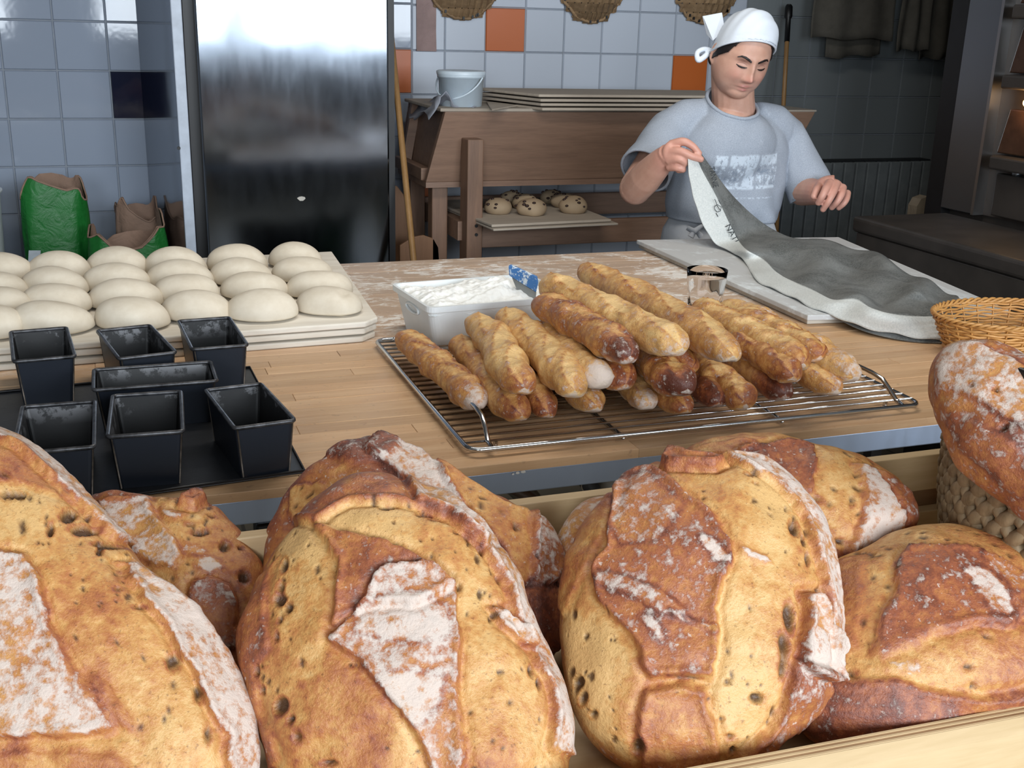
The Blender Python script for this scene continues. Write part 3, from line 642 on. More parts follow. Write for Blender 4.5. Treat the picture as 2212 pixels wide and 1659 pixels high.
def tin(qpx, zr, label, zb=.9037, inset=.82):
    Q = [PZ(x, y, zr) for x, y in qpx]  # BL BR FR FL
    # square it up
    c = sum(Q)/4; ax = ((Q[1]-Q[0])+(Q[2]-Q[3]))/2; ay = ((Q[0]-Q[3])+(Q[1]-Q[2]))/2
    lx, ly = np.linalg.norm(ax), np.linalg.norm(ay); ax /= lx; ay = np.array([-ax[1], ax[0], 0]) if abs(ax@ay/ly) < .5 else ay/ly
    def ring(sx, sy, z, r=.006, n=3):
        pts = []
        for (a, b) in ((1, 1), (-1, 1), (-1, -1), (1, -1)):
            a0 = {(1, 1): 0, (-1, 1): 90, (-1, -1): 180, (1, -1): 270}[(a, b)]
            for k in range(n+1):
                th = math.radians(a0+90*k/n); pts.append(c+ax*(a*(lx/2*sx-r)+r*math.cos(th))+ay*(b*(ly/2*sy-r)+r*math.sin(th))+np.array([0, 0, z-zr]))
        return pts
    t = thing('loaf_tin', (c[0], c[1], zb), label, 'loaf tin', 'black loaf tins')
    ix = 1-(1-inset); o0 = ring(ix, 1-(1-inset)*lx/ly if ly > lx*.6 else inset*.9, zb); o1 = ring(.965, .965 if ly > .05 else .93, zr-.002)
    n = len(o0)
    M = MB().add(o0+o1, [tuple(range(n))[::-1]]+[(i, (i+1) % n, n+(i+1) % n, n+i) for i in range(n)]); M.build('tin_body', M_tin_o, t)
    sh = lambda P, k, dz: [c+(p-c)*k+np.array([0, 0, dz]) for p in P]
    def inner(P, d, dz): return [p+(np.array([c[0], c[1], p[2]])-p)/np.linalg.norm((p-c)[:2])*d+np.array([0, 0, dz]) for p in P]
    i0, i1 = inner(o0, .003, .003), inner(o1, .0025, .0)
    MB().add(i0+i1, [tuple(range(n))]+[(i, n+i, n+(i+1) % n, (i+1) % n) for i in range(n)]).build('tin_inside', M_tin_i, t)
    MB().tube(ring(.99, .99, zr), .0032, 7, closed=True).build('rolled_rim', M_rim, t, True)
    for k in (0+n//8, n//8+n//4, n//8+n//2, n//8+3*n//4):
        MB().tube([o0[k % n], o1[k % n]], .0014, 5).build('seam', M_tinedge, t, True)
tin([(7, 718), (135, 710), (173, 768), (45, 782)], .981, 'leftmost tin of the back row, black and empty')
tin([(208, 715), (325, 703), (380, 762), (258, 776)], .981, 'middle tin of the back row, partly hidden by the long tin')
tin([(384, 693), (495, 687), (536, 745), (415, 757)], .984, 'right tin of the back row, nearest the raw dough boards')
tin([(197, 798), (458, 783), (468, 822), (205, 845)], .972, 'long narrow loaf tin lying crosswise in the middle', inset=.88)
tin([(228, 855), (378, 848), (411, 930), (248, 945)], .980, 'front middle tin with a bare crusted inner wall')
tin([(50, 879), (212, 866), (198, 967), (25, 982)], .978, 'front left tin, partly hidden by the foreground loaf')
tin([(437, 842), (553, 832), (649, 905), (513, 928)], .980, 'front right tin standing at the corner of the black sheet')
# ---------------- cooling rack
M_chrome = steel('chrome_wire', (205, 208, 212), .16, False)
rk = thing('cooling_rack', (.85, 1.74, .9), 'chrome wire cooling rack under the pile of baguettes', 'rack')
x0, x1, y0, y1 = .458, 1.252, 1.438, 2.05; zr = .911; rc = .02
cp = []
for (a, b, s0) in ((x1-rc, y0+rc, -90), (x1-rc, y1-rc, 0), (x0+rc, y1-rc, 90), (x0+rc, y0+rc, 180)):
    for k in range(5): th = math.radians(s0+22.5*k); cp.append((a+rc*math.cos(th), b+rc*math.sin(th), zr))
MB().tube(cp, .0042, 8, closed=True).build('frame', M_chrome, rk, True)
nw = 24
for k in range(1, nw):
    y = y0+(y1-y0)*k/nw; MB().tube([(x0, y, zr+.003), (x1, y, zr+.003)], .0021, 6).build('wire', M_chrome, rk, True)
for px in ((1352, 945), (1690, 905)):
    x = PZ(px[0], px[1], zr)[0]; MB().tube([(x, y0, zr-.003), (x, y1, zr-.004)], .0042, 6).build('crossbar', M_chrome, rk, True)
for x, s in ((x0+.035, 1), (x1-.035, -1)):
    MB().tube([(x, y0+.004, zr), (x, y0+.022, zr+.004), (x+s*.002, y0+.04, zr+.018), (x+s*.003, y0+.06, zr+.030), (x+s*.003, y0+.09, zr+.033), (x+s*.003, y1-.09, zr+.033), (x+s*.003, y1-.06, zr+.028), (x, y1-.03, zr+.006), (x, y1-.004, zr)], .0040, 8).build('handle', M_chrome, rk, True)
for x in (x0+.05, x1-.05):
    for y in (y0+.03, y1-.03): MB().tube([(x, y, .9012), (x, y, zr)], .004, 6).build('foot', M_chrome, rk, True)
# ---------------- bread material
def breadmat(name, fine=1.0, stops=((222, 184, 124), (206, 158, 96), (178, 122, 66), (148, 86, 50), (116, 60, 38), (88, 44, 30))):
    t = NT(name); p = t.pos('Object'); tone = t.attr('tone'); fl = t.attr('flour'); hole = t.attr('hole'); strk = t.attr('streak')
    n1 = t.noise(p, 22*fine, 6, .65, .3); n2 = t.noise(p, 120*fine, 4, .7); n3 = t.noise(p, 300*fine, 3, .6); n4 = t.noise(p, 62*fine, 5, .72)
    v = t.math('ADD', tone, t.math('MULTIPLY', t.math('SUBTRACT', n1, .5), 1.0)); v = t.math('ADD', v, t.math('MULTIPLY', t.math('SUBTRACT', n2, .5), .75)); v = t.math('ADD', v, t.math('MULTIPLY', strk, .5)); v = t.math('ADD', v, t.math('MULTIPLY', t.math('SUBTRACT', n4, .5), .55))
    r = t.n('ValToRGB'); t.put(r.inputs[0], v); e = r.color_ramp.elements
    e[0].position = 0; e[0].color = s2l(stops[0]); e[1].position = 1.0; e[1].color = s2l(stops[5])
    for pos, c in ((.22, stops[1]), (.45, stops[2]), (.65, stops[3]), (.82, stops[4])): x = e.new(pos); x.color = s2l(c)
    pores = t.ramp(n3, .60, .70, 0, .5); col = t.mix(pores, r.outputs[0], s2l((96, 58, 34)))
    col = t.mix(t.math('MULTIPLY', hole, .94), col, s2l((62, 38, 22)))  # browned holes, darkened further in colour to give the shade inside them
    spk = t.ramp(t.noise(p, 190*fine, 2, .5), .66, .74, 0, .8)   # stray specks
    f = t.math('ADD', fl, t.math('MULTIPLY', t.math('SUBTRACT', n2, .5), 1.7)); f = t.math('ADD', f, t.math('MULTIPLY', t.math('SUBTRACT', n4, .5), 1.9)); f = t.math('ADD', f, t.math('MULTIPLY', t.math('SUBTRACT', n1, .5), .8))
    fm = t.ramp(f, .44, .90, 0, .86); spm = t.math('MULTIPLY', spk, t.ramp(fl, .02, .2, 0, .8))
    fm = t.math('MAXIMUM', fm, spm); fm = t.math('MULTIPLY', fm, t.ramp(fl, 0, .06))
    col = t.mix(fm, col, s2l((206, 192, 180)))
    b1 = t.bump(n2, .45, .004); b2 = t.bump(n3, .35, .0015, b1)
    return t.out(col, t.ramp(fm, 0, 1, .48, .95), 0, b2)
M_bread = breadmat('bread_crust')
# ---------------- baguettes
def baguette(A, B, r, label, seed, tone=.42, tipdark=.0, tipflour=0, side=0, slashes=3, flourall=.22, twist=0):
    rg = np.random.RandomState(seed); A, B = np.array(A, float), np.array(B, float); d = B-A; L = np.linalg.norm(d); d /= L
    sx = np.cross(d, [0, 0, 1]); sx /= np.linalg.norm(sx); uz = np.cross(sx, d)
    nt, na = 110, 40; T = np.linspace(0, 1, nt); T = .5-.5*np.cos(PI*T)*(1) ; T = T*.35+np.linspace(0, 1, nt)*.65
    bow = rg.uniform(-.012, .012); bow2 = rg.uniform(-.006, .006); ph = rg.uniform(0, 6)
    V = []; tn = []; fl = []; ho = []; st = []
    a = np.linspace(0, 2*PI, na, endpoint=False); ks = [(k+.5+rg.uniform(-.08, .08))/slashes for k in range(slashes)]; sgn = rg.choice([-1, 1])
    for t in T:
        pr = (1-abs(2*t-1)**8)**.5 if 0 < t < 1 else 0.0
        prof = pr*(1+.05*math.sin(t*17+ph)+.04*math.sin(t*31+ph*2)) * (1-.05*(2*t-1)**2)
        c = A+d*(t*L)+sx*(bow*math.sin(PI*t)+bow2*math.sin(2*PI*t))
        aa = a; phi = ((aa+PI) % (2*PI))-PI+side   # 0 = up
        phi = ((phi+PI) % (2*PI))-PI
        rr = np.ones(na)*r*prof; m = np.zeros(na); ridge = np.zeros(na)
        for tk in ks:
            dt = (t-tk)*slashes; e = (dt/.62)**2+((phi-sgn*1.0*dt)/.40)**2
            mm = smoothstep(1.15, .7, e); m = np.maximum(m, mm)
            ridge = np.maximum(ridge, np.exp(-((e-1.02)/.28)**2)*(1 if sgn else 1)*smoothstep(-.1, .5, sgn*(phi-sgn*1.0*dt)+.2))
        rr = rr*(1-.05*m+.085*ridge)
        flat = np.cos(a) < -.45
        x = np.sin(a)*rr*1.06; z = np.cos(a)*rr*.94; z = np.where(flat, np.maximum(z, -.55*rr-.25*rr*np.abs(np.cos(a))), z)
        P = c[None]+x[:, None]*sx+z[:, None]*uz; V.append(P)
        te = smoothstep(.10, .0, min(t, 1-t)); tF = smoothstep(.86, 1, t)
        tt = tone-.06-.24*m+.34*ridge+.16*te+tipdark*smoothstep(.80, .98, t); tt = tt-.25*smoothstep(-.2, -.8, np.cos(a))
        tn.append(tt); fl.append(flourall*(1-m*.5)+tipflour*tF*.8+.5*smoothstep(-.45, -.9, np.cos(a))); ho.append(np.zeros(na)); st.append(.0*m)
    V = np.concatenate(V); tn = np.concatenate(tn); fl = np.concatenate(fl); ho = np.concatenate(ho); st = np.concatenate(st)
    nse = wob(V, 90, seed); nrm = V-(A+d*0)[None]; 
    ctr = A+np.outer((V-A)@d, d); out = V-ctr; ln = np.linalg.norm(out, axis=1, keepdims=True)+1e-9
    V = V+out/ln*(.0011*nse+.0013*wob(V, 190, seed+1))[:, None]*np.minimum(1, ln/.015)
    F = [(i*na+k, i*na+(k+1) % na, (i+1)*na+(k+1) % na, (i+1)*na+k) for i in range(nt-1) for k in range(na)]
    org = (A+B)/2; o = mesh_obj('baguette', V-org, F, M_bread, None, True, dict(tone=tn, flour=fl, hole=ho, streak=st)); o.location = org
    return tag(o, label, 'baguette', 'baguettes on the cooling rack')
Z1, Z2, Z3 = .943, .990, 1.036
def bg(front, z, dx, L, r, label, seed, back=None, zb=None, **kw):
    B = PZ(front[0], front[1], z)
    if back: A = PZ(back[0], back[1], zb if zb else z)
    else: A = np.array([B[0]+dx, B[1]+L, zb if zb else z])
    d = (B-A)/np.linalg.norm(B-A); baguette(A-d*.006, B+d*.016, r, label, seed, **kw)
bg((1030, 868), .944, 0, 0, .0265, 'leftmost baguette, brown with a floured front tip, beside the rack handle', 1, back=(876, 728), tone=.52, tipflour=.9)
bg((1122, 890), .944, 0, 0, .029, 'second bottom baguette from the left, long and golden', 2, back=(990, 742), tone=.42, tipdark=.15)
bg((1180, 886), .943, .05, .42, .026, 'short visible baguette tip under the two pale upper loaves', 3, tone=.46, tipdark=.2)
bg((1285, 872), .942, .05, .42, .0255, 'baguette tip at the bottom below the twisted floured one', 4, tone=.4, tipflour=.3)
bg((1395, 868), .943, .05, .42, .026, 'bottom baguette with a pale floured tip in the front middle', 5, tone=.38, tipflour=.7)
bg((1478, 878), .942, .05, .42, .0245, 'bottom baguette with a small golden tip below the dark-tipped one', 6, tone=.44, tipdark=.15)
bg((1545, 862), .944, .05, .42, .027, 'dark reddish baguette tip low in the pile', 7, tone=.66, tipdark=.2)
bg((1602, 862), .946, 0, .42, .0265, 'steep golden baguette leaning between the dark tips at the lower right', 8, back=(1512, 765), zb=.972, tone=.48, tipdark=.15)
bg((1688, 845), .946, .05, .44, .030, 'bottom baguette with a dark browned tip at the right', 9, tone=.48, tipdark=.5)
bg((1800, 835), .944, .05, .40, .027, 'rightmost bottom baguette with a pale round tip on bare wires', 10, tone=.4, tipflour=.35)
bg((1128, 830), .986, 0, 0, .0305, 'pale golden upper baguette, left of the two light ones', 11, back=(1024, 697), tone=.26, tipdark=.22)
bg((1235, 836), .988, 0, 0, .0315, 'pale golden upper baguette, right of the two light ones', 12, back=(1090, 683), tone=.27, tipflour=.2, slashes=4)
bg((1298, 815), .992, 0, 0, .027, 'twisted baguette whose front end shows its white floured underside', 13, back=(1182, 712), tone=.34, tipflour=1.3, side=.9)
bg((1345, 822), .984, .045, .42, .028, 'reddish baguette tip right beside the twisted floured one', 14, tone=.55, tipdark=.15)
bg((1478, 832), .992, 0, 0, .030, 'baguette with a nearly black front tip in the middle of the pile', 15, back=(1385, 740), tone=.54, tipdark=.6)
bg((1486, 788), .996, .05, .4, .025, 'little showing baguette tip behind the nearly black tip', 16, tone=.6)
bg((1352, 762), 1.036, 0, 0, .0295, 'dark brown floured baguette high on the left of the pile', 17, back=(1168, 652), tone=.62, flourall=.3, tipdark=.25)
bg((1462, 745), 1.046, 0, 0, .032, 'broad pale golden baguette on top of the pile', 18, back=(1180, 612), zb=1.05, tone=.24, tipflour=.35)
bg((1575, 762), 1.04, 0, 0, .033, 'longest baguette on top, running back past the blue scraper', 19, back=(1262, 585), zb=1.02, tone=.36, tipflour=.35, slashes=4)
bg((1725, 778), .998, 0, 0, .0295, 'golden upper baguette right of the long one, in front of the glass', 20, back=(1512, 664), zb=1.0, tone=.32, tipdark=.15, slashes=4)
bg((1762, 762), .985, 0, 0, .026, 'half-hidden baguette between the two rightmost upper ones', 21, back=(1590, 680), tone=.4, tipdark=.1)
bg((1838, 806), .966, 0, 0, .0305, 'rightmost long baguette turned to show its floured underside', 22, back=(1568, 662), zb=.975, tone=.32, side=-1.2, flourall=.42, tipflour=.3)
bg((1705, 806), .985, .04, .38, .027, 'baguette resting on the dark-tipped one at the right', 23, tone=.58)
# ---------------- flour bin with scraper
M_bin = plain('white_bin_plastic', (222, 226, 226), .4, var=.03)
bq = [PZ(x, y, .992) for x, y in ((862, 610), (1178, 583), (1166, 652), (905, 672))]; bq = [bq[0], bq[1], PZ(1200, 648, .992), PZ(906, 668, .992)]
c = sum(bq)/4; bxx = ((bq[1]-bq[0])+(bq[2]-bq[3]))/2; bL = np.linalg.norm(bxx); bxx /= bL; byy = np.array([-bxx[1], bxx[0], 0]); bW = .22
fb = thing('flour_bin', (c[0], c[1], .9), 'white plastic bin heaped with flour behind the baguettes', 'bin')
def rr_(lx, ly, z, r=.018, n=5):
    pts = []
    for (a, b, a0) in ((1, 1, 0), (-1, 1, 90), (-1, -1, 180), (1, -1, 270)):
        for k in range(n+1):
            th = math.radians(a0+90*k/n); p = c+bxx*(a*(lx/2-r)+r*math.cos(th))+byy*(b*(ly/2-r)+r*math.sin(th)); pts.append((p[0], p[1], z))
    return pts
rings = [rr_(bL*.86, bW*.82, .9015), rr_(bL*.955, bW*.94, .978), rr_(bL*.965, bW*.95, .980), rr_(bL, bW, .981), rr_(bL, bW, .992), rr_(bL*.965, bW*.95, .992), rr_(bL*.85, bW*.81, .906)]
n = len(rings[0]); V = [p for r in rings for p in r]; F = [tuple(range(n))[::-1]]+[(i*n+k, i*n+(k+1) % n, (i+1)*n+(k+1) % n, (i+1)*n+k) for i in range(len(rings)-1) for k in range(n)]+[tuple(range((len(rings)-1)*n, len(rings)*n))]
mesh_obj('bin_shell', V, F, M_bin, fb)
hc = PZ(888, 672, .962); 
gr = MB(); q0 = np.array(rings[0][n//2]); 
lf = c-bxx*bL*.474; gr.tube([lf+byy*(.035*math.cos(a))+np.array([-.001, 0, .965-.992+.008*math.sin(a)]) for a in np.linspace(0, 2*PI, 20)[:-1]], .0025, 6, closed=True); gr.build('grip_slot', M_bin, fb, True)
# flour heap: dense bumpy surface
M_flour = plain('flour', (236, 236, 232), .95, var=.02, bump=.6, bscale=120)
NX, NY = 150, 90; V = []
for i in range(NX+1):
    for j in range(NY+1):
        u, v = i/NX*2-1, j/NY*2-1; e = (1-abs(u)**6)*(1-abs(v)**6)
        p = c+bxx*u*bL*.475+byy*v*bW*.47; V.append([p[0], p[1], .976+e*(.014+.012*math.exp(-((u-.05)/.5)**2-((v)/.6)**2)+.014*math.exp(-((u-.35)/.25)**2-((v-.1)/.4)**2))])
V = np.array(V); V[:, 2] += (.0035*wob(V*np.array([1, 1, 0]), 70, 3)+.003*wob(V*np.array([1, 1, 0]), 170, 4)+.0016*wob(V*np.array([1, 1, 0]), 420, 6))
F = [(i*(NY+1)+j, (i+1)*(NY+1)+j, (i+1)*(NY+1)+j+1, i*(NY+1)+j+1) for i in range(NX) for j in range(NY)]
o = mesh_obj('flour_heap', V, F, M_flour, None, True); tag(o, 'heap of white flour filling the white plastic bin', 'flour', kind='stuff')
# blue scraper
def bluemat():
    t = NT('blue_floured_plastic'); n = t.noise(t.wpos(), 90, 4, .7); m = t.ramp(n, .52, .6); return t.out(t.mix(m, s2l((62, 112, 168)), s2l((206, 214, 216))), .5)
M_blue = bluemat()
sc_ = thing('dough_scraper', tuple(PZ(1130, 620, 1.0)), 'blue-handled dough scraper stuck in the flour of the bin', 'scraper')
YS = PZ(1145, 632, 1.0)[1]
q = [PY(x, y, Y) for x, y, Y in ((1098, 575, YS+.05), (1103, 572, YS+.05), (1160, 598, YS-.0), (1162, 612, YS-.0), (1158, 632, YS), (1100, 596, YS+.05))]
MB().plate(q, (.004, .008, 0)).build('handle', M_blue, sc_, bevel=.002)
q = [PY(x, y, Y) for x, y, Y in ((1106, 600, YS+.05), (1158, 632, YS), (1156, 650, YS), (1122, 640, YS+.03))]
MB().plate(q, (.002, .003, 0)).build('blade', plain('grey_blade', (150, 152, 150), .4, .6), sc_)
# ---------------- two boards at the right with the couche cloth
def floured(t, col, rough):
    n = t.noise(t.wpos(), 7, 6, .7, .8); n2 = t.noise(t.wpos((3, 1, 1)), 30, 4, .7); m = t.ramp(t.math('ADD', n, t.math('MULTIPLY', n2, .35)), .50, .66, .96, .55)
    return t.mix(m, col, s2l((222, 228, 230))), .92
M_wboard = woodmat('white_floured_board', (132, 120, 112), (150, 138, 128), 1, .9, floured)
t = thing('proofing_board', (1.65, 2.4, .9), 'lower floured board of the pair under the grey cloth', 'board', 'floured boards at the right')
P1 = [PZ(x, y, .912) for x, y in ((1640, 694), (2170, 676))]
MB().prism([(1.392, 1.985), (1.87, 1.935), (1.99, 2.80), (1.41, 2.86)], .9008, .9125).build('plank', woodmat('pale_board_edge', (176, 166, 152), (204, 196, 182), 0, .85), t, bevel=.002)
t = thing('proofing_board', (1.66, 2.4, .913), 'upper floured board lying under the grey cloth, with the glass in front', 'board', 'floured boards at the right')
tp = [PZ(x, y, .925) for x, y in ((1375, 518), (1745, 681), (2183, 670), (1812, 512))]
MB().prism([(p[0], p[1]) for p in tp], .9130, .925).build('plank', M_wboard, t, bevel=.002)
# ---------------- couche cloth held by the person
def linenmat():
    t = NT('grey_couche_linen'); p = t.wpos(); w = t.attr('white'); n = t.noise(p, 260, 3, .7); n2 = t.noise(p, 9, 4)
    gr = t.mix(t.ramp(n, .35, .65), s2l((72, 74, 72)), s2l((112, 114, 112))); gr = t.mix(t.ramp(n2, .42, .62, 0, .45), gr, s2l((140, 142, 140)))
    wh = t.mix(t.ramp(n, .3, .7), s2l((188, 192, 190)), s2l((214, 216, 212)))
    return t.out(t.mix(t.ramp(w, .35, .65), gr, wh), .95, 0, t.bump(n, .5, .0012))
M_couche = linenmat(); M_ink = plain('print_ink', (38, 44, 48), .8)
YH = 2.74
def cy(x, y, Y): return PY(x, y, Y)
def cz(x, y, z): return PZ(x, y, z)
rowsC = [  # outer white edge, inner white edge, mid, fold, back contour
 [cy(1486, 342, YH), cy(1503, 338, YH+.003), cy(1508, 336, YH+.005), cy(1512, 335, YH+.008), cy(1516, 333, YH+.01)],
 [cy(1489, 380, YH-.005), cy(1518, 372, YH), cy(1526, 370, YH+.01), cy(1533, 367, YH+.02), cy(1540, 366, YH+.03)],
 [cy(1497, 420, YH-.01), cy(1540, 412, YH-.005), cy(1551, 408, YH+.01), cy(1561, 404, YH+.03), cy(1566, 402, YH+.045)],
 [cy(1510, 462, YH-.02), cy(1558, 448, YH-.01), cy(1572, 444, YH+.01), cy(1588, 438, YH+.03), cy(1592, 432, YH+.05)],
 [cy(1530, 505, YH-.04), cy(1576, 486, YH-.02), cy(1592, 478, YH), cy(1616, 472, YH+.03), cy(1628, 466, YH+.05)],
 [cy(1556, 532, YH-.07), cy(1594, 520, YH-.04), cy(1622, 506, YH-.01), cy(1650, 500, YH+.02), cy(1664, 492, YH+.04)],
 [cz(1588, 548, .932), cz(1612, 540, .958), cz(1650, 532, .955), cz(1690, 518, .966), cz(1712, 513, .955)],
 [cz(1614, 572, .930), cz(1645, 560, .940), cz(1700, 552, .945), cz(1745, 530, .962), cz(1775, 519, .95)],
 [cz(1632, 603, .930), cz(1680, 590, .940), cz(1740, 570, .938), cz(1800, 545, .958), cz(1840, 531, .95)],
 [cz(1668, 622, .930), cz(1718, 612, .942), cz(1780, 590, .938), cz(1850, 560, .956), cz(1890, 547, .948)],
 [cz(1712, 642, .930), cz(1762, 630, .944), cz(1820, 608, .940), cz(1895, 580, .955), cz(1935, 570, .946)],
 [cz(1752, 662, .930), cz(1800, 648, .948), cz(1862, 628, .944), cz(1935, 604, .954), cz(1975, 594, .944)],
 [cz(1806, 684, .925), cz(1850, 650, .955), cz(1905, 642, .944), cz(1970, 622, .956), cz(2015, 612, .946)],
 [cz(1860, 706, .918), cz(1890, 668, .955), cz(1935, 656, .940), cz(2000, 640, .954), cz(2045, 628, .950)],
 [cz(1930, 722, .912), cz(1950, 684, .948), cz(1985, 666, .936), cz(2035, 652, .950), cz(2068, 645, .950)],
 [cz(2000, 732, .910), cz(2005, 682, .948), cz(2030, 676, .942), cz(2058, 668, .952), cz(2076, 662, .948)],
 [cz(2062, 734, .908), cz(2066, 686, .945), cz(2070, 680, .945), cz(2074, 676, .948), cz(2078, 674, .944)],
]
G = np.array(rowsC); 
def upsample(G, nu, nv):
    A = np.array([crspline(G[:, j], nu) for j in range(G.shape[1])]).transpose(1, 0, 2)
    return np.array([crspline(A[i], nv) for i in range(A.shape[0])])
U = upsample(G, 9, 10); n_u, n_v = U.shape[:2]
wt = np.zeros((n_u, n_v)); s_ = np.arange(n_u)/9; v_ = np.arange(n_v)/10
for i in range(n_u): wt[i] = smoothstep(1.12, .95, v_)
onT = smoothstep(5.5, 8, s_)
for i in range(n_u):
    for j in range(n_v):
        fold = .014*math.sin(v_[j]*3.1+s_[i]*.9)*max(0, math.sin((v_[j]-1)/3*PI)) if v_[j] > 1 else 0
        wr = .006*math.sin(s_[i]*2.6+v_[j]*2.2)*(v_[j] > 1)
        dg = .012*math.exp(-((v_[j]-2.3-.35*math.sin(s_[i]*.8))/.28)**2)-.010*math.exp(-((v_[j]-3.0+.3*math.sin(s_[i]*.9+1))/.22)**2)
        U[i, j, 2] += (fold+wr+dg)*onT[i]+.0022*math.sin(s_[i]*5+.5)*(v_[j] < .9)*(1-v_[j])
V = U.reshape(-1, 3); V[:, 2] += .0012*wob(V, 50, 5)*np.repeat(onT, n_v)
V[:, 2] = np.where(V[:, 2] < .9275, np.where(V[:, 1] > 1.985, np.maximum(V[:, 2], .9275), np.maximum(V[:, 2], .904)), V[:, 2])
F = [(i*n_v+j, (i+1)*n_v+j, (i+1)*n_v+j+1, i*n_v+j+1) for i in range(n_u-1) for j in range(n_v-1)]
# underside drape: skirt dropping behind the back contour to the board and a dark layer below the white selvage
ct = thing('couche_cloth', (float(V[:, 0].mean()), 2.3, .925), 'long grey linen couche with a white selvage, lifted at one end over the boards', 'cloth')
o = mesh_obj('cloth_sheet', V, F, M_couche, ct, True, dict(white=wt.reshape(-1))); so = o.modifiers.new('s', 'SOLIDIFY'); so.thickness = .0025; so.offset = -1
sk = []; 
for i in range(55, n_u):
    p = U[i, -1]; sk.append([p, p+np.array([.006, .012, -.012]), np.array([p[0]+.002, p[1]+.014, .927])])
V2 = [q for r in sk for q in r]; F2 = [(i*3+j, (i+1)*3+j, (i+1)*3+j+1, i*3+j+1) for i in range(len(sk)-1) for j in range(2)]
o = mesh_obj('cloth_back_drop', V2, F2, M_couche, ct, True, dict(white=[0]*len(V2))); so = o.modifiers.new('s', 'SOLIDIFY'); so.thickness = .002
low = [[cz(1770, 663, .93), cz(1800, 655, .935)], [cz(1800, 680, .925), cz(1830, 660, .934)], [cz(1850, 706, .912), cz(1890, 680, .925)], [cz(1900, 722, .908), cz(1950, 700, .92)], [cz(1970, 735, .905), cz(2000, 706, .918)], [cz(2064, 741, .904), cz(2070, 706, .916)]]
UL = upsample(np.array(low), 8, 1); a_, b_ = UL.shape[:2]; VL = []
for i in range(a_):
    p, q = UL[i, 0], UL[i, -1]; VL += [p+np.array([0, .0, -.0015]), p*.6+q*.4+np.array([0, 0, .001]), q]
VL = np.array(VL); VL[:, 2] = np.where(VL[:, 1] > 1.985, np.maximum(VL[:, 2], .927), np.maximum(VL[:, 2], .9035))
FL = [(i*3+j, (i+1)*3+j, (i+1)*3+j+1, i*3+j+1) for i in range(a_-1) for j in range(2)]
o = mesh_obj('under_layer', VL, FL, M_couche, ct, True, dict(white=[0]*len(VL))); so = o.modifiers.new('s', 'SOLIDIFY'); so.thickness = .0025; o['label'] = 'dark grey folded under layer'
# printed lettering along the selvage
def text_on(body, P0, P1, nrm, size, name, mat, parent, flip=False):
    cu = bpy.data.curves.new(name, 'FONT'); cu.body = body; cu.size = size; cu.extrude = .0002; cu.align_x = 'LEFT'
    tmp = bpy.data.objects.new(name, cu); C.objects.link(tmp); dg = bpy.context.evaluated_depsgraph_get(); me = bpy.data.meshes.new_from_object(tmp.evaluated_get(dg)); C.objects.unlink(tmp); bpy.data.objects.remove(tmp)
    P0, P1, nrm = np.array(P0), np.array(P1), np.array(nrm, float); x = (P1-P0)/np.linalg.norm(P1-P0); nrm = nrm-x*(x@nrm); nrm /= np.linalg.norm(nrm); y = np.cross(nrm, x)
    co_ = np.array([v.co[:] for v in me.vertices]); k = np.linalg.norm(P1-P0)/max(1e-6, co_[:, 0].max())
    W = P0+np.outer(co_[:, 0]*k, x)+np.outer(co_[:, 1], y)+np.outer(co_[:, 2], nrm)
    me.vertices.foreach_set('co', W.astype(np.float32).ravel()); me.update()
    return link(name, me, mat, parent)
vn = EYEP-cy(1540, 400, YH); vn /= np.linalg.norm(vn); off = vn*.008
text_on('TANNIE', cy(1531, 362, YH)+off, cy(1541, 406, YH-.004)+off, vn, .022, 'printed_name', M_ink, ct)
text_on('NATU', cy(1566, 488, YH-.02)+off*1.3, cy(1590, 532, YH-.035)+off*1.6, vn, .022, 'printed_name', M_ink, ct)
em = MB()
for q in ([(1544, 430), (1550, 446), (1556, 454)], [(1543, 446), (1550, 442), (1558, 447), (1556, 456), (1549, 458), (1544, 452), (1543, 446)], [(1547, 460), (1551, 468)], [(1552, 432), (1556, 440)]):
    em.tube([cy(x, y, YH-.012)+off*1.2 for x, y in q], .0009, 5)
em.build('printed_emblem', M_ink, ct)
# ---------------- drinking glass
def glassmat():
    t = NT('clear_glass'); return t.out((1, 1, 1, 1), .02, 0, Transmission_Weight=1.0, IOR=1.22)
M_glass = glassmat()
gc = PZ(1520, 684, .9); gc = np.array([gc[0], gc[1], .9008])
px_r = 43.5/FPX*((gc-EYEP)@FW)
gz1 = None
for zz in np.arange(.95, 1.05, .001):
    p = np.array([gc[0], gc[1], zz])-EYEP; yy = CY-FPX*(p@UP)/(p@FW)
    if yy < 582 and gz1 is None: gz1 = zz
H = gz1-.9008
g = thing('drinking_glass', tuple(gc), 'clear tumbler with a faceted base and small white letters behind the baguettes', 'glass')
n = 64; prof_o = [(px_r*.80, 0, 0), (px_r*.83, .01, 1), (px_r*.88, H*.52, 1), (px_r*.91, H*.56, 0), (px_r*.97, H*.85, 0), (px_r, H, 0)]
prof_i = [(px_r-.001, H+.0004, 0), (px_r*.97-.0014, H*.85, 0), (px_r*.89-.003, H*.5, 0), (px_r*.82-.004, .014, 0), (0.0005, .012, 0)]
V = []; 
for r, z, fct in prof_o:
    for k in range(n):
        a = 2*PI*k/n; q = r*(1-.035*fct*(.5+.5*math.cos(a*10))) ; V.append((gc[0]+q*math.cos(a), gc[1]+q*math.sin(a), gc[2]+z))
for r, z, _ in prof_i:
    for k in range(n): a = 2*PI*k/n; V.append((gc[0]+r*math.cos(a), gc[1]+r*math.sin(a), gc[2]+z))
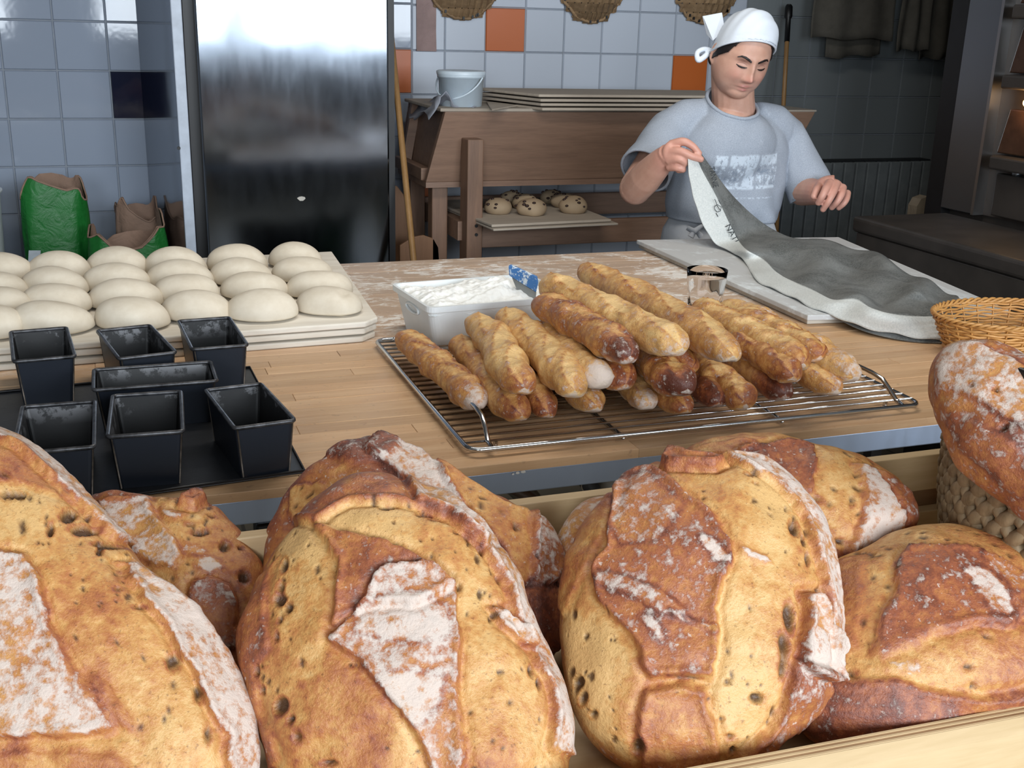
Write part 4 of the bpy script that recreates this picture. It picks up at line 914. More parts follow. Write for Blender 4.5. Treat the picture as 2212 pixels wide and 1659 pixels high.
m = len(prof_o)+len(prof_i); F = [tuple(range(n))[::-1]]+[(i*n+k, i*n+(k+1) % n, (i+1)*n+(k+1) % n, (i+1)*n+k) for i in range(m-1) for k in range(n)]+[tuple(range((m-1)*n, m*n))]
mesh_obj('glass_body', V, F, M_glass, g, True)
vv = EYEP-gc; vv[2] = 0; vv /= np.linalg.norm(vv); sd = np.array([-vv[1], vv[0], 0]); sd = sd if sd@RT > 0 else -sd
MW = plain('white_print', (235, 238, 240), .6)
for ch, ang in (('U', -52), ('T', -42), ('.', -33)):
    a = math.radians(ang); nr = vv*math.cos(a)+sd*math.sin(a); rr = px_r*.965+.0006; Pc = gc+nr*rr+np.array([0, 0, H*.70]); tx = np.cross([0, 0, 1], nr); 
    wch = .007 if ch != '.' else .0018
    text_on(ch, Pc-tx*wch/2, Pc+tx*wch/2, nr, .0125, 'white_letter', MW, g)
# ---------------- wicker basket on the table corner
M_wick = woodmat('golden_wicker', (176, 122, 62), (206, 156, 92), 0, .45, rnd=.1)
ctr = np.array([PZ(2052, 712, .96)[0]+.155, 1.70, .901]); 
def wicker(ctr, rx, ry, h, nrow, nst, label):
    t = thing('wicker_basket', tuple(ctr), label, 'basket'); flare = .24
    def S(a, z, off=0):
        k = 1-flare*(1-z/h); return np.array([ctr[0]+(rx*k+off)*math.cos(a), ctr[1]+(ry*k+off)*math.sin(a), ctr[2]+z])
    for i in range(nst):
        a = 2*PI*i/nst; MB().tube([S(a, z) for z in np.linspace(0, h*.98, 7)], .0021, 5).build('stake', M_wick, t, True)
    for r in range(nrow):
        z = .004+(h-.012)*r/(nrow-1); N = nst*6
        MB().tube([S(2*PI*q/N, z+.0012*math.sin(q*.7+r), .0030*math.cos(PI*nst*q/N+PI*(r % 2))) for q in range(N)], .0026, 6, closed=True).build('weave_strand', M_wick, t, True)
    for s in (0, 1, 2):
        N = 240; MB().tube([S(2*PI*q/N, h-.001+.0035*math.sin(q*2*PI/12+s*2.09), .0035*math.cos(q*2*PI/12+s*2.09)) for q in range(N)], .0028, 6, closed=True).build('braided_rim', M_wick, t, True)
    MB().lathe([(0, .002), (rx*(1-flare), .002), (rx*(1-flare), .0)], tuple(ctr), 40, 1, ry/rx).build('bottom', M_wick, t, True)
wicker(ctr, .16, .115, .078, 13, 26, 'golden wicker basket standing empty on the right table corner')
# ---------------- things under the table
M_pipe = plain('brown_pipe', (104, 84, 72), .4); M_gpl = plain('grey_beige_plastic', (128, 120, 108), .5); M_hose = plain('dark_grey_hose', (74, 78, 84), .5)
bx_ = thing('storage_crate', (.95, 2.0, 0), 'black crate full of hoses and pipes in the dark under the table', 'crate')
cb = MB(); X0, X1, Y0, Y1, HH = .62, 1.16, 1.56, 1.98, .42
cb.box(X0, X1, Y0, Y0+.015, 0, HH).box(X0, X1, Y1-.015, Y1, 0, HH).box(X0, X0+.015, Y0+.015, Y1-.015, 0, HH).box(X1-.015, X1, Y0+.015, Y1-.015, 0, HH).box(X0, X1, Y0, Y1, 0, .01)
cb.build('crate_body', M_black, bx_)
def uy_(x, y, Y=1.75): return PY(x, y, Y)
def pipe(name, pts, r, lab, mat, cat, Y=1.78, grp=None):
    o = MB().tube(crspline([uy_(x, y, Y+.0*i) for i, (x, y) in enumerate(pts)], 6), r, 12).build(name, mat, None, True); return tag(o, lab, cat, grp)
pipe('curved_pipe', [(1000, 1040), (1060, 1046), (1110, 1056), (1150, 1080), (1180, 1120)], .011, 'curved brown pipe arching out of the crate under the table', M_pipe, 'pipe', 1.74)
pipe('plastic_duct', [(1090, 1030), (1115, 1050), (1145, 1080), (1180, 1130)], .022, 'grey beige plastic duct behind the brown pipe under the table', M_gpl, 'duct', 1.86)
pipe('rubber_hose', [(1246, 1010), (1262, 1030), (1280, 1060), (1310, 1110)], .016, 'dark grey hose tied with pale wire under the table', M_hose, 'hose', 1.74)
o = MB().tube([uy_(1270+14*math.cos(a), 1050+14*math.sin(a), 1.715+.02*math.cos(a)) for a in np.linspace(0, 2*PI, 20)[:-1]], .0012, 5, closed=True).build('wire_tie', plain('pale_wire', (190, 182, 168), .4), None, True); tag(o, 'thin pale wire loop tied round the dark grey hose', 'wire')
o = MB().tube([uy_(1265, 1003, 1.9), uy_(1310, 1020, 1.9), uy_(1312, 1080, 1.9)], .022, 10).build('beige_canister', M_gpl, None, True); tag(o, 'beige canister behind the tied hose under the table', 'canister')
o = MB(); P = [uy_(1322, 1000, 1.9), uy_(1350, 1000, 1.9), uy_(1360, 1060, 1.9), uy_(1336, 1080, 1.9)]
sack('flour_sack', uy_(1400, 1000, 2.12)[0], 2.12, uy_(1400, 1008, 2.12)[2], .22, .16, 'green flour sack standing in shadow under the table, centre', 21, group='flour sacks under the table')
p = uy_(1790, 965, 2.0); sack('flour_sack', p[0]-.04, 2.05, p[2]+.01, .20, .16, 'green flour sack under the table whose torn corner shows at the right', 23, group='flour sacks under the table')
fl = MB(); fl.plate([uy_(1726, 952, 1.9), uy_(1862, 946, 1.9), uy_(1864, 962, 1.9), uy_(1800, 986, 1.9), uy_(1740, 972, 1.9)][::-1], (0, .004, 0)); 
o = fl.build('sack_flap', M_green); tag(o, 'loose green paper flap hanging over the sack under the table right', 'paper')
o = MB().box(.20, .26, 1.9, 1.96, 0, .62).box(.235, .30, 1.86, 1.9, .2, .3).build('black_stand', M_black, None, bevel=.004); tag(o, 'thin black stand on the floor under the table, left of the big loaves', 'stand')
# ================================================================ DISPLAY BOX IN THE FOREGROUND
M_birch = woodmat('birch_plank', (190, 162, 120), (208, 182, 142), 0, .5)
M_plyedge = woodmat('plywood_edge', (150, 112, 76), (186, 150, 110), 0, .6)
YB = 1.12; ds = thing('display_box', (.7, .9, .8), 'pale birch display box with slatted back holding the big loaves', 'display')
DX0, DX1 = -.75, 1.75; ZS = .838
MB().box(DX0, DX1, .66, YB+.02, ZS-.018, ZS-.0005).build('shelf_floor', M_birch, ds)
SX1 = 1.14
MB().box(DX0, SX1, YB, YB+.018, .917, .968).build('back_slat', M_birch, ds, bevel=.0015)
MB().box(DX0, SX1, YB-.012, YB+.006, ZS, .892).build('back_slat', M_birch, ds, bevel=.0015)
rb = MB()
for k in range(5): rb.box(DX0, SX1, YB+.020, YB+.0225+.0006*k, .890+.0062*k, .895+.0062*k)
rb.build('ribbed_ply_edge', M_plyedge, ds)
MB().box(DX0, SX1, YB+.018, YB+.022, .80, .93).build('backing_strip', M_plyedge, ds)
lp0, lp1 = PZ(1650, 1627, .897), PZ(2212, 1522, .897); dl = (lp1-lp0)/np.linalg.norm(lp1-lp0); nl = np.array([-dl[1], dl[0], 0])
E0 = lp0-dl*1.6; E1 = lp0+dl*1.5
for k in range(5):   # plywood layers
    a = -nl*(.003*k+.0002); b = -nl*(.003*(k+1)-.0002)
    MB().slab([tuple((p+q)[:2]) for p, q in ((E0, b), (E1, b), (E1, a), (E0, a))], .77, .897-(.0005 if k % 2 else 0)).build('ply_layer', M_birch if k % 2 == 0 else M_plyedge, ds)
q = [E0-nl*.0155, E1-nl*.0155]
MB().hexa([tuple(q[0]+np.array([0, -.012, -.20])), tuple(q[1]+np.array([0, -.012, -.20])), tuple(q[1]+np.array([0, .0, -.20])), tuple(q[0]+np.array([0, .0, -.20])), tuple(q[0]+np.array([0, -.012, -.009])), tuple(q[1]+np.array([0, -.012, -.009])), tuple(q[1]+np.array([0, 0, -.0005])), tuple(q[0]+np.array([0, 0, -.0005]))]).build('front_board', M_birch, ds)
for x in (DX0-.02, DX1):
    MB().box(x, x+.02, .6, YB+.02, .70, .968).build('end_board', M_birch, ds)
for x in (DX0+.05, .5, DX1-.1):
    for y in (.62, 1.04): MB().box(x, x+.05, y, y+.05, 0, ZS-.018).build('leg', M_birch, ds)
# ---------------- big country loaves
def sdf_poly(P, poly):
    n = len(poly); d = np.full(len(P), 1e9); ins = np.zeros(len(P), bool)
    for i in range(n):
        a, b = poly[i], poly[(i+1) % n]; e = b-a; w_ = P-a; t = np.clip((w_@e)/(e@e+1e-12), 0, 1); q = w_-t[:, None]*e; d = np.minimum(d, (q*q).sum(1))
        c = ((a[1] <= P[:, 1]) & (b[1] > P[:, 1])) | ((b[1] <= P[:, 1]) & (a[1] > P[:, 1]))
        x = a[0]+(P[:, 1]-a[1])/(b[1]-a[1]+1e-12)*(b[0]-a[0]); ins ^= c & (P[:, 0] < x)
    d = np.sqrt(d); return np.where(ins, d, -d)
def loaf(label, outline, tb, tt, plates, holes=(), tf=.075, tk=.05, level=6, seed=0, base=(.20, 0), rim=(.55, .15), group='big country loaves', rimw=.30, bump=1.0, name='country_loaf', zmin=ZS):
    O = np.array(outline, float); cx = (O[:, 0].min()+O[:, 0].max())/2; y0, y1 = O[:, 1].max(), O[:, 1].min()
    Bp, Tp = PD(cx, y0, tb), PD(cx, y1, tt); ey = (Tp-Bp)/np.linalg.norm(Tp-Bp); ex = _rt.copy(); ex = ex-ey*(ex@ey); ex /= np.linalg.norm(ex); nz = np.cross(ex, ey)
    Cc = (Bp+Tp)/2
    def loc(px_, py_, h=0.0):
        d = ray(px_, py_); t = ((Cc+nz*h-EYEP)@nz)/(d@nz); P = EYEP+d*t-Cc; return np.array([P@ex, P@ey])
    OL = np.array([loc(x, y) for x, y in O]); c0 = (OL.min(0)+OL.max(0))/2; Cc = Cc+ex*c0[0]+ey*c0[1]; OL = OL-c0
    th = np.arctan2(OL[:, 1], OL[:, 0]); rr = np.hypot(OL[:, 0], OL[:, 1]); o = np.argsort(th); th, rr = th[o], rr[o]
    TH = np.linspace(-PI, PI, 361); RR = np.interp(TH, np.concatenate([th-2*PI, th, th+2*PI]), np.tile(rr, 3)); k = np.exp(-(np.arange(-14, 15)/6.)**2); k /= k.sum(); RR = np.convolve(np.concatenate([RR[-29:-1], RR[:-1], RR[:29]]), k, 'same')[28:28+361]
    dirs, F = ico(level); rho = np.hypot(dirs[:, 0], dirs[:, 1]); ang = np.arctan2(dirs[:, 1], dirs[:, 0]); R = np.interp(ang, TH, RR)
    prof = rho**.92; X = R*prof*np.cos(ang); Y = R*prof*np.sin(ang); dz = dirs[:, 2]
    zf = np.where(dz > 0, tf*np.abs(dz)**1.0, -tk*np.abs(dz)**.8)
    def dome(x, y):
        a = math.atan2(y, x); r = min(1, math.hypot(x, y)/np.interp(a, TH, RR)); return tf*math.sqrt(max(0, 1-(r**(1/.92))**2))
    def onloaf(px_, py_):
        h = tf*.5
        for _ in range(6): p = loc(px_, py_, h); h = .5*h+.5*dome(*p)
        return p
    P2 = np.stack([X, Y], 1); front = smoothstep(-.05, .1, dz)
    nz1 = wob(np.stack([X, Y, zf], 1), 60, seed+1); nz2 = wob(np.stack([X, Y, zf], 1), 160, seed+2); nz3 = wob(np.stack([X, Y, zf], 1), 420, seed+3)
    wv = .0022*nz1+.0012*nz2+.0006*nz3
    tone = base[0]+.10*wob(np.stack([X*.8, Y*.25, zf*.5], 1), 55, seed+5)+.05*nz1; flour = np.full(len(X), base[1], float); hole = np.zeros(len(X)); disp = .0022*nz1*bump+.0011*nz2*bump
    streak = .35*wob(np.stack([X*.35, Y*.12, zf*.2], 1), 160, seed+6)
    rm = smoothstep(.05+rimw, .05+rimw*.35, dz+.05*nz1); tone = tone*(1-rm)+rm*rim[0]; flour = flour*(1-rm)+rm*rim[1]
    for pl in plates:
        poly, tn, fl = pl[:3]; fl = min(fl, .78); lift = pl[3] if len(pl) > 3 else .0035
        Q = np.array([onloaf(x, y) for x, y in poly]); s = sdf_poly(P2, Q)+wv; m = smoothstep(-.0009, .0016, s)*front
        tone = tone*(1-m)+m*(tn+.06*nz1); flour = flour*(1-m)+m*(fl*(1+.25*nz1)); streak = streak*(1-m)
        disp += lift*m*1.0+lift*1.0*np.exp(-((s-.002)/.0035)**2)*front-lift*.9*np.exp(-((s+.004)/.003)**2)*front
        edge = np.exp(-((s+.0015)/.0028)**2)*front*(fl < .85); tone = tone+.22*edge; 
    for hx, hy, hw, hh in holes:
        q = onloaf(hx, hy); sc2 = 1/FPX*((Cc-EYEP)@FW); w1, w2 = hw*sc2, hh*sc2
        e = ((X-q[0])/w1)**2+((Y-q[1])/w2)**2+.5*nz2; m = smoothstep(1.3, .3, e)*front; hole = np.maximum(hole, m); disp -= .0055*m; tone += .3*np.exp(-((e-1.4)/.5)**2)*front
    # small pores clustered in the torn crumb
    rg = np.random.RandomState(seed+9)
    fr_i = np.where(dz > .15)[0]
    for _ in range(170):
        i = rg.choice(fr_i); w1 = rg.choice([rg.uniform(.0008, .0016), rg.uniform(.0012, .0030)], p=[.6, .4]); w2 = w1*rg.uniform(1, 2.2); dd = (X-X[i])**2/w1**2+(Y-Y[i])**2/w2**2; near = dd < 4
        if tone[i] > .36: continue
        m = smoothstep(1.6, .2, dd[near]); hole[near] = np.maximum(hole[near], .95*m); disp[near] -= .0022*m
    nrm = np.stack([X/(R+1e-9)**2, Y/(R+1e-9)**2, np.where(dz > 0, zf/tf**2, zf/tk**2)], 1); nrm /= np.linalg.norm(nrm, axis=1, keepdims=True)+1e-9
    L = np.stack([X, Y, zf], 1)+nrm*disp[:, None]
    W = L[:, :1]*ex+L[:, 1:2]*ey+L[:, 2:]*nz
    W[:, 2] = np.maximum(W[:, 2]+Cc[2], zmin+.0005)-Cc[2]
    o = mesh_obj(name, W, F, M_loaf, None, True, dict(tone=tone, flour=flour, hole=hole, streak=streak)); o.location = Cc
    return tag(o, label, 'bread loaf', group)
M_loaf = breadmat('country_loaf_crust', 1.0, ((206, 164, 106), (192, 140, 80), (172, 110, 62), (150, 86, 56), (118, 64, 46), (84, 46, 36)))
L7 = 7
loaf('front left loaf cut by the photo edge, with two white floured bands',
     [(0, 925), (46, 950), (91, 987), (151, 1037), (197, 1088), (229, 1129), (274, 1174), (320, 1229), (389, 1280), (439, 1330), (485, 1412), (526, 1495), (549, 1563), (556, 1632), (560, 1700), (500, 1780), (350, 1880), (100, 1900), (-150, 1850), (-330, 1700), (-400, 1450), (-380, 1250), (-300, 1080), (-180, 960), (-60, 915)], .95, 1.12,
     [([(0, 900), (50, 935), (100, 980), (160, 1030), (205, 1080), (240, 1128), (285, 1174), (240, 1160), (197, 1112), (155, 1072), (101, 1022), (50, 972), (0, 948), (-60, 930)], .45, 1.0),
      ([(-200, 985), (0, 952), (50, 978), (110, 1030), (160, 1080), (90, 1060), (0, 1030), (-200, 1060)], .42, .0, .001),
      ([(256, 1211), (293, 1216), (357, 1266), (412, 1312), (470, 1375), (515, 1460), (545, 1540), (565, 1640), (560, 1700), (503, 1680), (485, 1632), (494, 1586), (457, 1531), (425, 1449), (389, 1403), (361, 1344), (311, 1293), (274, 1238)], .5, .92),
      ([(0, 1193), (50, 1202), (73, 1238), (87, 1289), (105, 1339), (133, 1403), (165, 1458), (229, 1540), (247, 1582), (120, 1586), (0, 1582), (-220, 1560), (-240, 1250)], .5, .74),
      ([(190, 1450), (240, 1480), (290, 1560), (310, 1580), (262, 1582), (225, 1520)], .48, .05, .002),
      ([(-100, 1640), (60, 1625), (240, 1640), (300, 1680), (100, 1700), (-100, 1720)], .36, .02, .001)],
     [(20, 1068, 26, 8), (12, 1030, 9, 9), (148, 1112, 14, 18), (182, 1142, 22, 12), (238, 1176, 26, 8), (376, 1430, 12, 14), (255, 1272, 9, 9), (300, 1312, 12, 5), (430, 1500, 8, 16), (448, 1590, 8, 18), (108, 1142, 6, 16), (216, 1190, 6, 12)],
     level=L7, seed=10, rim=(.5, .45))
loaf('front middle loaf with a white floured wedge down its centre and a white right edge',
     [(527, 1339), (515, 1420), (530, 1500), (560, 1580), (600, 1700), (760, 1800), (950, 1830), (1130, 1800), (1225, 1700), (1232, 1609), (1222, 1517), (1186, 1426), (1140, 1335), (1113, 1248), (1072, 1174), (1017, 1115), (934, 1078), (866, 1045), (800, 1030), (740, 1045), (683, 1085), (637, 1138), (591, 1190), (560, 1262)], .97, 1.13,
     [([(500, 1330), (560, 1240), (600, 1200), (575, 1260), (572, 1340), (578, 1400), (545, 1440), (560, 1530), (600, 1640), (560, 1700), (480, 1500)], .6, .18, .0012),
      ([(683, 1128), (756, 1086), (848, 1083), (912, 1098), (980, 1124), (1040, 1175), (1072, 1174), (1017, 1115), (934, 1060), (866, 1020), (790, 1010), (700, 1040), (620, 1130)], .60, .22),
      ([(870, 1025), (960, 1060), (1030, 1105), (1090, 1170), (1130, 1240), (1160, 1330), (1205, 1420), (1240, 1510), (1250, 1620), (1200, 1640), (1180, 1620), (1200, 1540), (1190, 1481), (1149, 1412), (1117, 1339), (1100, 1270), (1081, 1238), (1044, 1179), (980, 1118), (900, 1085)], .5, 1.05),
      ([(1054, 1308), (1082, 1318), (1149, 1370), (1165, 1410), (1135, 1392), (1080, 1345)], .45, 1.05, .003),
      ([(676, 1132), (715, 1136), (756, 1147), (820, 1161), (889, 1193), (939, 1229), (985, 1266), (900, 1300), (793, 1310), (724, 1345), (733, 1266), (729, 1211), (700, 1170)], .58, .12),
      ([(720, 1380), (756, 1335), (793, 1293), (830, 1235), (912, 1221), (957, 1238), (985, 1266), (992, 1403), (999, 1540), (990, 1700), (950, 1800), (925, 1659), (893, 1559), (848, 1495), (774, 1417), (745, 1395)], .56, .60),
      ([(770, 1320), (860, 1290), (960, 1320), (960, 1370), (870, 1385), (780, 1370)], .55, .86, 0), ([(835, 1465), (960, 1460), (950, 1520), (900, 1560), (860, 1520)], .5, 1.0, 0),
      ([(650, 1480), (780, 1450), (850, 1560), (800, 1700), (640, 1700), (600, 1560)], .40, .0, 0)],
     [(613, 1222, 10, 20), (605, 1268, 11, 16), (600, 1292, 14, 14), (622, 1312, 7, 9), (604, 1340, 5, 8), (604, 1528, 14, 18), (628, 1556, 9, 8), (642, 1590, 13, 14), (556, 1450, 6, 12), (566, 1490, 6, 9), (838, 1094, 20, 7), (913, 1111, 16, 7), (936, 1124, 14, 7), (985, 1152, 6, 6), (1008, 1160, 6, 8), (1040, 1188, 7, 10), (1076, 1252, 5, 9), (1148, 1450, 6, 12), (1165, 1475, 5, 14), (762, 1438, 8, 3), (710, 1650, 18, 6), (598, 1375, 6, 14)],
     level=L7, seed=20, rim=(.6, .2))
loaf('tallest front loaf, with a large brown floured plate and a torn top edge',
     [(1209, 1298), (1219, 1220), (1255, 1147), (1306, 1083), (1356, 1037), (1406, 1005), (1443, 982), (1498, 990), (1575, 985), (1653, 1010), (1717, 1060), (1758, 1110), (1786, 1184), (1802, 1289), (1806, 1380), (1800, 1458), (1772, 1513), (1722, 1563), (1676, 1614), (1607, 1655), (1500, 1690), (1400, 1690), (1310, 1640), (1237, 1531), (1219, 1449), (1205, 1357)], 1.03, 1.19,
     [([(1200, 1300), (1240, 1160), (1306, 1075), (1340, 1060), (1300, 1160), (1262, 1230), (1230, 1300), (1215, 1330)], .42, .05, .001),
      ([(1553, 982), (1617, 985), (1680, 1010), (1745, 1065), (1790, 1150), (1815, 1289), (1822, 1400), (1812, 1470), (1797, 1450), (1795, 1380), (1790, 1298), (1779, 1248), (1760, 1184), (1734, 1112), (1690, 1058), (1617, 1008)], .5, 1.05),
      ([(1420, 1000), (1443, 978), (1500, 990), (1575, 1000), (1540, 1012), (1490, 1010), (1440, 1008)], .62, .05, .006),
      ([(1350, 1040), (1406, 1012), (1447, 1033), (1498, 1078), (1539, 1120), (1566, 1174), (1575, 1211), (1553, 1248), (1548, 1312), (1557, 1357), (1553, 1412), (1539, 1467), (1479, 1456), (1406, 1462), (1388, 1403), (1333, 1339), (1292, 1293), (1278, 1238), (1306, 1184), (1315, 1120)], .60, .30),
      ([(1330, 1060), (1400, 1030), (1440, 1060), (1480, 1090), (1420, 1170), (1340, 1180), (1320, 1130)], .58, .5, 0),
      ([(1290, 1240), (1360, 1250), (1420, 1275), (1480, 1310), (1500, 1340), (1440, 1330), (1370, 1290), (1292, 1262)], .62, .62, .0015),
      ([(1448, 1318), (1480, 1330), (1552, 1350), (1552, 1385), (1500, 1350), (1452, 1340)], .5, .95, .001), ([(1382, 1330), (1410, 1335), (1440, 1380), (1430, 1390)], .55, .75, 0),
      ([(1515, 1170), (1540, 1180), (1570, 1215), (1545, 1210)], .5, .85, 0),
      ([(1605, 1192), (1650, 1200), (1668, 1216), (1630, 1214)], .4, .9, .001),
      ([(1731, 1280), (1763, 1284), (1784, 1312), (1797, 1380), (1800, 1462), (1770, 1452), (1740, 1435), (1733, 1380), (1743, 1325)], .5, .92, .006),
      ([(1722, 1440), (1745, 1448), (1798, 1460), (1780, 1515), (1722, 1575), (1640, 1640), (1560, 1690), (1600, 1640), (1660, 1580), (1692, 1531), (1710, 1480)], .60, .38, .004),
      ([(1397, 1492), (1470, 1478), (1525, 1490), (1543, 1563), (1545, 1700), (1390, 1700), (1383, 1577)], .46, .12, .003)],
     [(1717, 1138, 13, 20), (1617, 1026, 13, 8), (1632, 1046, 9, 5), (1690, 1412, 12, 36), (1705, 1330, 12, 30), (1635, 1510, 14, 10), (1571, 1474, 10, 8), (1379, 1612, 12, 14), (1262, 1510, 9, 12), (1250, 1475, 8, 10), (1285, 1540, 9, 9), (1663, 1112, 5, 5), (1745, 1205, 5, 14), (1576, 1590, 9, 6), (1582, 1620, 8, 8), (1560, 1555, 6, 5), (1480, 1463, 30, 4), (1735, 1160, 4, 10)],
     level=L7, seed=30, rim=(.5, .15), rimw=.22)
loaf('low front right loaf with a dark reddish plate and one chalky flour spot',
     [(1801, 1222), (1835, 1205), (1872, 1187), (1904, 1171), (1988, 1153), (2067, 1155), (2146, 1175), (2206, 1210), (2300, 1290), (2330, 1400), (2290, 1500), (2200, 1560), (2080, 1610), (1950, 1635), (1840, 1625), (1745, 1585), (1700, 1500), (1700, 1400), (1740, 1300)], 1.06, 1.24,
     [([(1964, 1185), (2047, 1187), (2127, 1199), (2212, 1234), (2240, 1300), (2186, 1353), (2107, 1345), (2027, 1365), (1928, 1409), (1876, 1417), (1908, 1338), (1936, 1286), (1936, 1230)], .68, .24),
      ([(2085, 1240), (2130, 1232), (2165, 1270), (2185, 1330), (2150, 1330), (2115, 1290)], .6, .98, 0), ([(1990, 1290), (2015, 1292), (2012, 1310), (1995, 1312)], .6, .7, 0),
      ([(2120, 1195), (2210, 1225), (2250, 1290), (2190, 1280), (2130, 1225)], .6, .5, 0),
      ([(1680, 1500), (1790, 1470), (1837, 1477), (1928, 1474), (2027, 1490), (2119, 1506), (2206, 1506), (2300, 1470), (2300, 1650), (1700, 1680)], .70, .12),
      ([(1780, 1240), (1860, 1200), (1860, 1300), (1850, 1400), (1800, 1420)], .48, .05, .001),
      ([(1905, 1425), (1975, 1428), (2000, 1450), (1930, 1455)], .22, .55, 0)],
     [(1841, 1458, 6, 7), (2105, 1482, 6, 6), (1938, 1225, 5, 14), (2090, 1440, 10, 6), (2130, 1375, 12, 4)], level=6, seed=40, rim=(.55, .12))
loaf('back middle loaf, darkest at its blistered top, behind the front middle loaf',
     [(575, 1184), (587, 1120), (623, 1056), (683, 1001), (747, 960), (811, 948), (875, 969), (935, 996), (1003, 1033), (1072, 1074), (1140, 1106), (1168, 1129), (1195, 1175), (1218, 1211), (1208, 1266), (1213, 1335), (1200, 1426), (1100, 1500), (900, 1550), (700, 1500), (600, 1400), (570, 1280)], 1.14, 1.27,
     [([(793, 968), (829, 946), (912, 978), (948, 1016), (975, 1055), (1000, 1090), (960, 1085), (912, 1058), (848, 1015)], .55, .9),
      ([(700, 980), (811, 940), (870, 960), (840, 985), (760, 1000)], .80, .32, .002),
      ([(623, 1060), (640, 1045), (690, 1040), (706, 1070), (700, 1120), (670, 1156), (630, 1160), (618, 1110)], .36, .06, .002),
      ([(945, 1000), (1010, 1040), (1072, 1078), (1140, 1112), (1156, 1184), (1154, 1240), (1127, 1266), (1085, 1174), (1003, 1090), (965, 1040)], .34, .1, .003),
      ([(1150, 1115), (1172, 1130), (1225, 1211), (1210, 1262), (1152, 1264), (1158, 1190)], .62, .62, .004),
      ([(1100, 1272), (1150, 1268), (1215, 1262), (1220, 1400), (1150, 1420), (1130, 1330)], .78, .1, .003)],
     [(634, 1124, 5, 6), (680, 1124, 6, 10), (1110, 1142, 10, 8), (1080, 1110, 8, 4), (1060, 1190, 6, 4)], tf=.055, tk=.045, level=6, seed=50, base=(.60, .2), rim=(.62, .2))
loaf('back right loaf with a broad white floured end, behind the tallest front loaf',
     [(1430, 1020), (1477, 975), (1531, 954), (1609, 948), (1712, 958), (1795, 975), (1877, 1004), (1935, 1045), (1972, 1090), (1980, 1119), (1975, 1147), (1930, 1190), (1850, 1240), (1780, 1300), (1680, 1320), (1560, 1300), (1480, 1220), (1440, 1120)], 1.22, 1.32,
     [([(1650, 965), (1700, 958), (1757, 966), (1757, 1016), (1754, 1070), (1712, 1060), (1650, 1000), (1600, 985)], .74, .22),
      ([(1440, 1000), (1531, 960), (1609, 955), (1650, 962), (1600, 982), (1520, 985), (1450, 1020)], .4, .05, .002),
      ([(1842, 1000), (1890, 1018), (1930, 1090), (1952, 1120), (1945, 1165), (1890, 1190), (1820, 1225), (1850, 1160), (1868, 1110), (1865, 1050)], .5, .92),
      ([(1890, 1010), (1940, 1045), (1985, 1100), (1990, 1150), (1955, 1150), (1955, 1110), (1925, 1060)], .62, .3, .002),
      ([(1700, 1240), (1820, 1200), (1800, 1320), (1700, 1320)], .6, .5, .002)],
     [(1842, 1080, 5, 16), (1790, 1090, 8, 6), (1815, 1170, 10, 6), (1770, 1080, 7, 9)], tf=.06, tk=.045, level=6, seed=60, base=(.24, 0), rim=(.55, .2))
loaf('back left loaf with a chalky white square plate, between the two front left loaves',
     [(194, 1076), (256, 1069), (329, 1078), (380, 1086), (425, 1074), (480, 1106), (512, 1142), (540, 1193), (572, 1229), (572, 1320), (545, 1420), (500, 1480), (400, 1500), (280, 1420), (200, 1280), (170, 1150)], 1.14, 1.24,
     [([(212, 1092), (256, 1080), (320, 1081), (339, 1120), (375, 1165), (393, 1205), (370, 1222), (329, 1222), (274, 1180), (238, 1142)], .45, .92),
      ([(190, 1076), (256, 1066), (320, 1074), (300, 1086), (212, 1096)], .55, .15, .001),
      ([(388, 1090), (425, 1070), (445, 1082), (420, 1096)], .62, .05, .005), ([(345, 1096), (400, 1110), (385, 1122), (350, 1112)], .4, .7, .001), ([(425, 1205), (460, 1200), (478, 1222), (450, 1234), (428, 1225)], .3, .85, 0), ([(395, 1170), (450, 1185), (440, 1200), (400, 1190)], .35, .5, 0),
      ([(415, 1262), (450, 1250), (490, 1266), (510, 1312), (512, 1394), (457, 1420), (430, 1348), (405, 1290)], .68, .45, .004)],
     [(487, 1178, 10, 12), (527, 1247, 9, 13), (415, 1130, 14, 5), (432, 1148, 16, 5), (455, 1112, 8, 5), (520, 1185, 5, 5), (446, 1143, 6, 6), (492, 1400, 5, 8)], tf=.05, tk=.04, level=6, seed=70, base=(.36, .02), rim=(.5, .1))
loaf('small visible side of a pale floured loaf wedged behind the tallest front loaf',
     [(1290, 1078), (1240, 1102), (1208, 1145), (1193, 1200), (1200, 1320), (1260, 1400), (1360, 1400), (1430, 1300), (1440, 1180), (1400, 1100), (1340, 1070)], 1.20, 1.28, [], tf=.045, tk=.04, level=5, seed=80, base=(.55, .62), rim=(.6, .62))
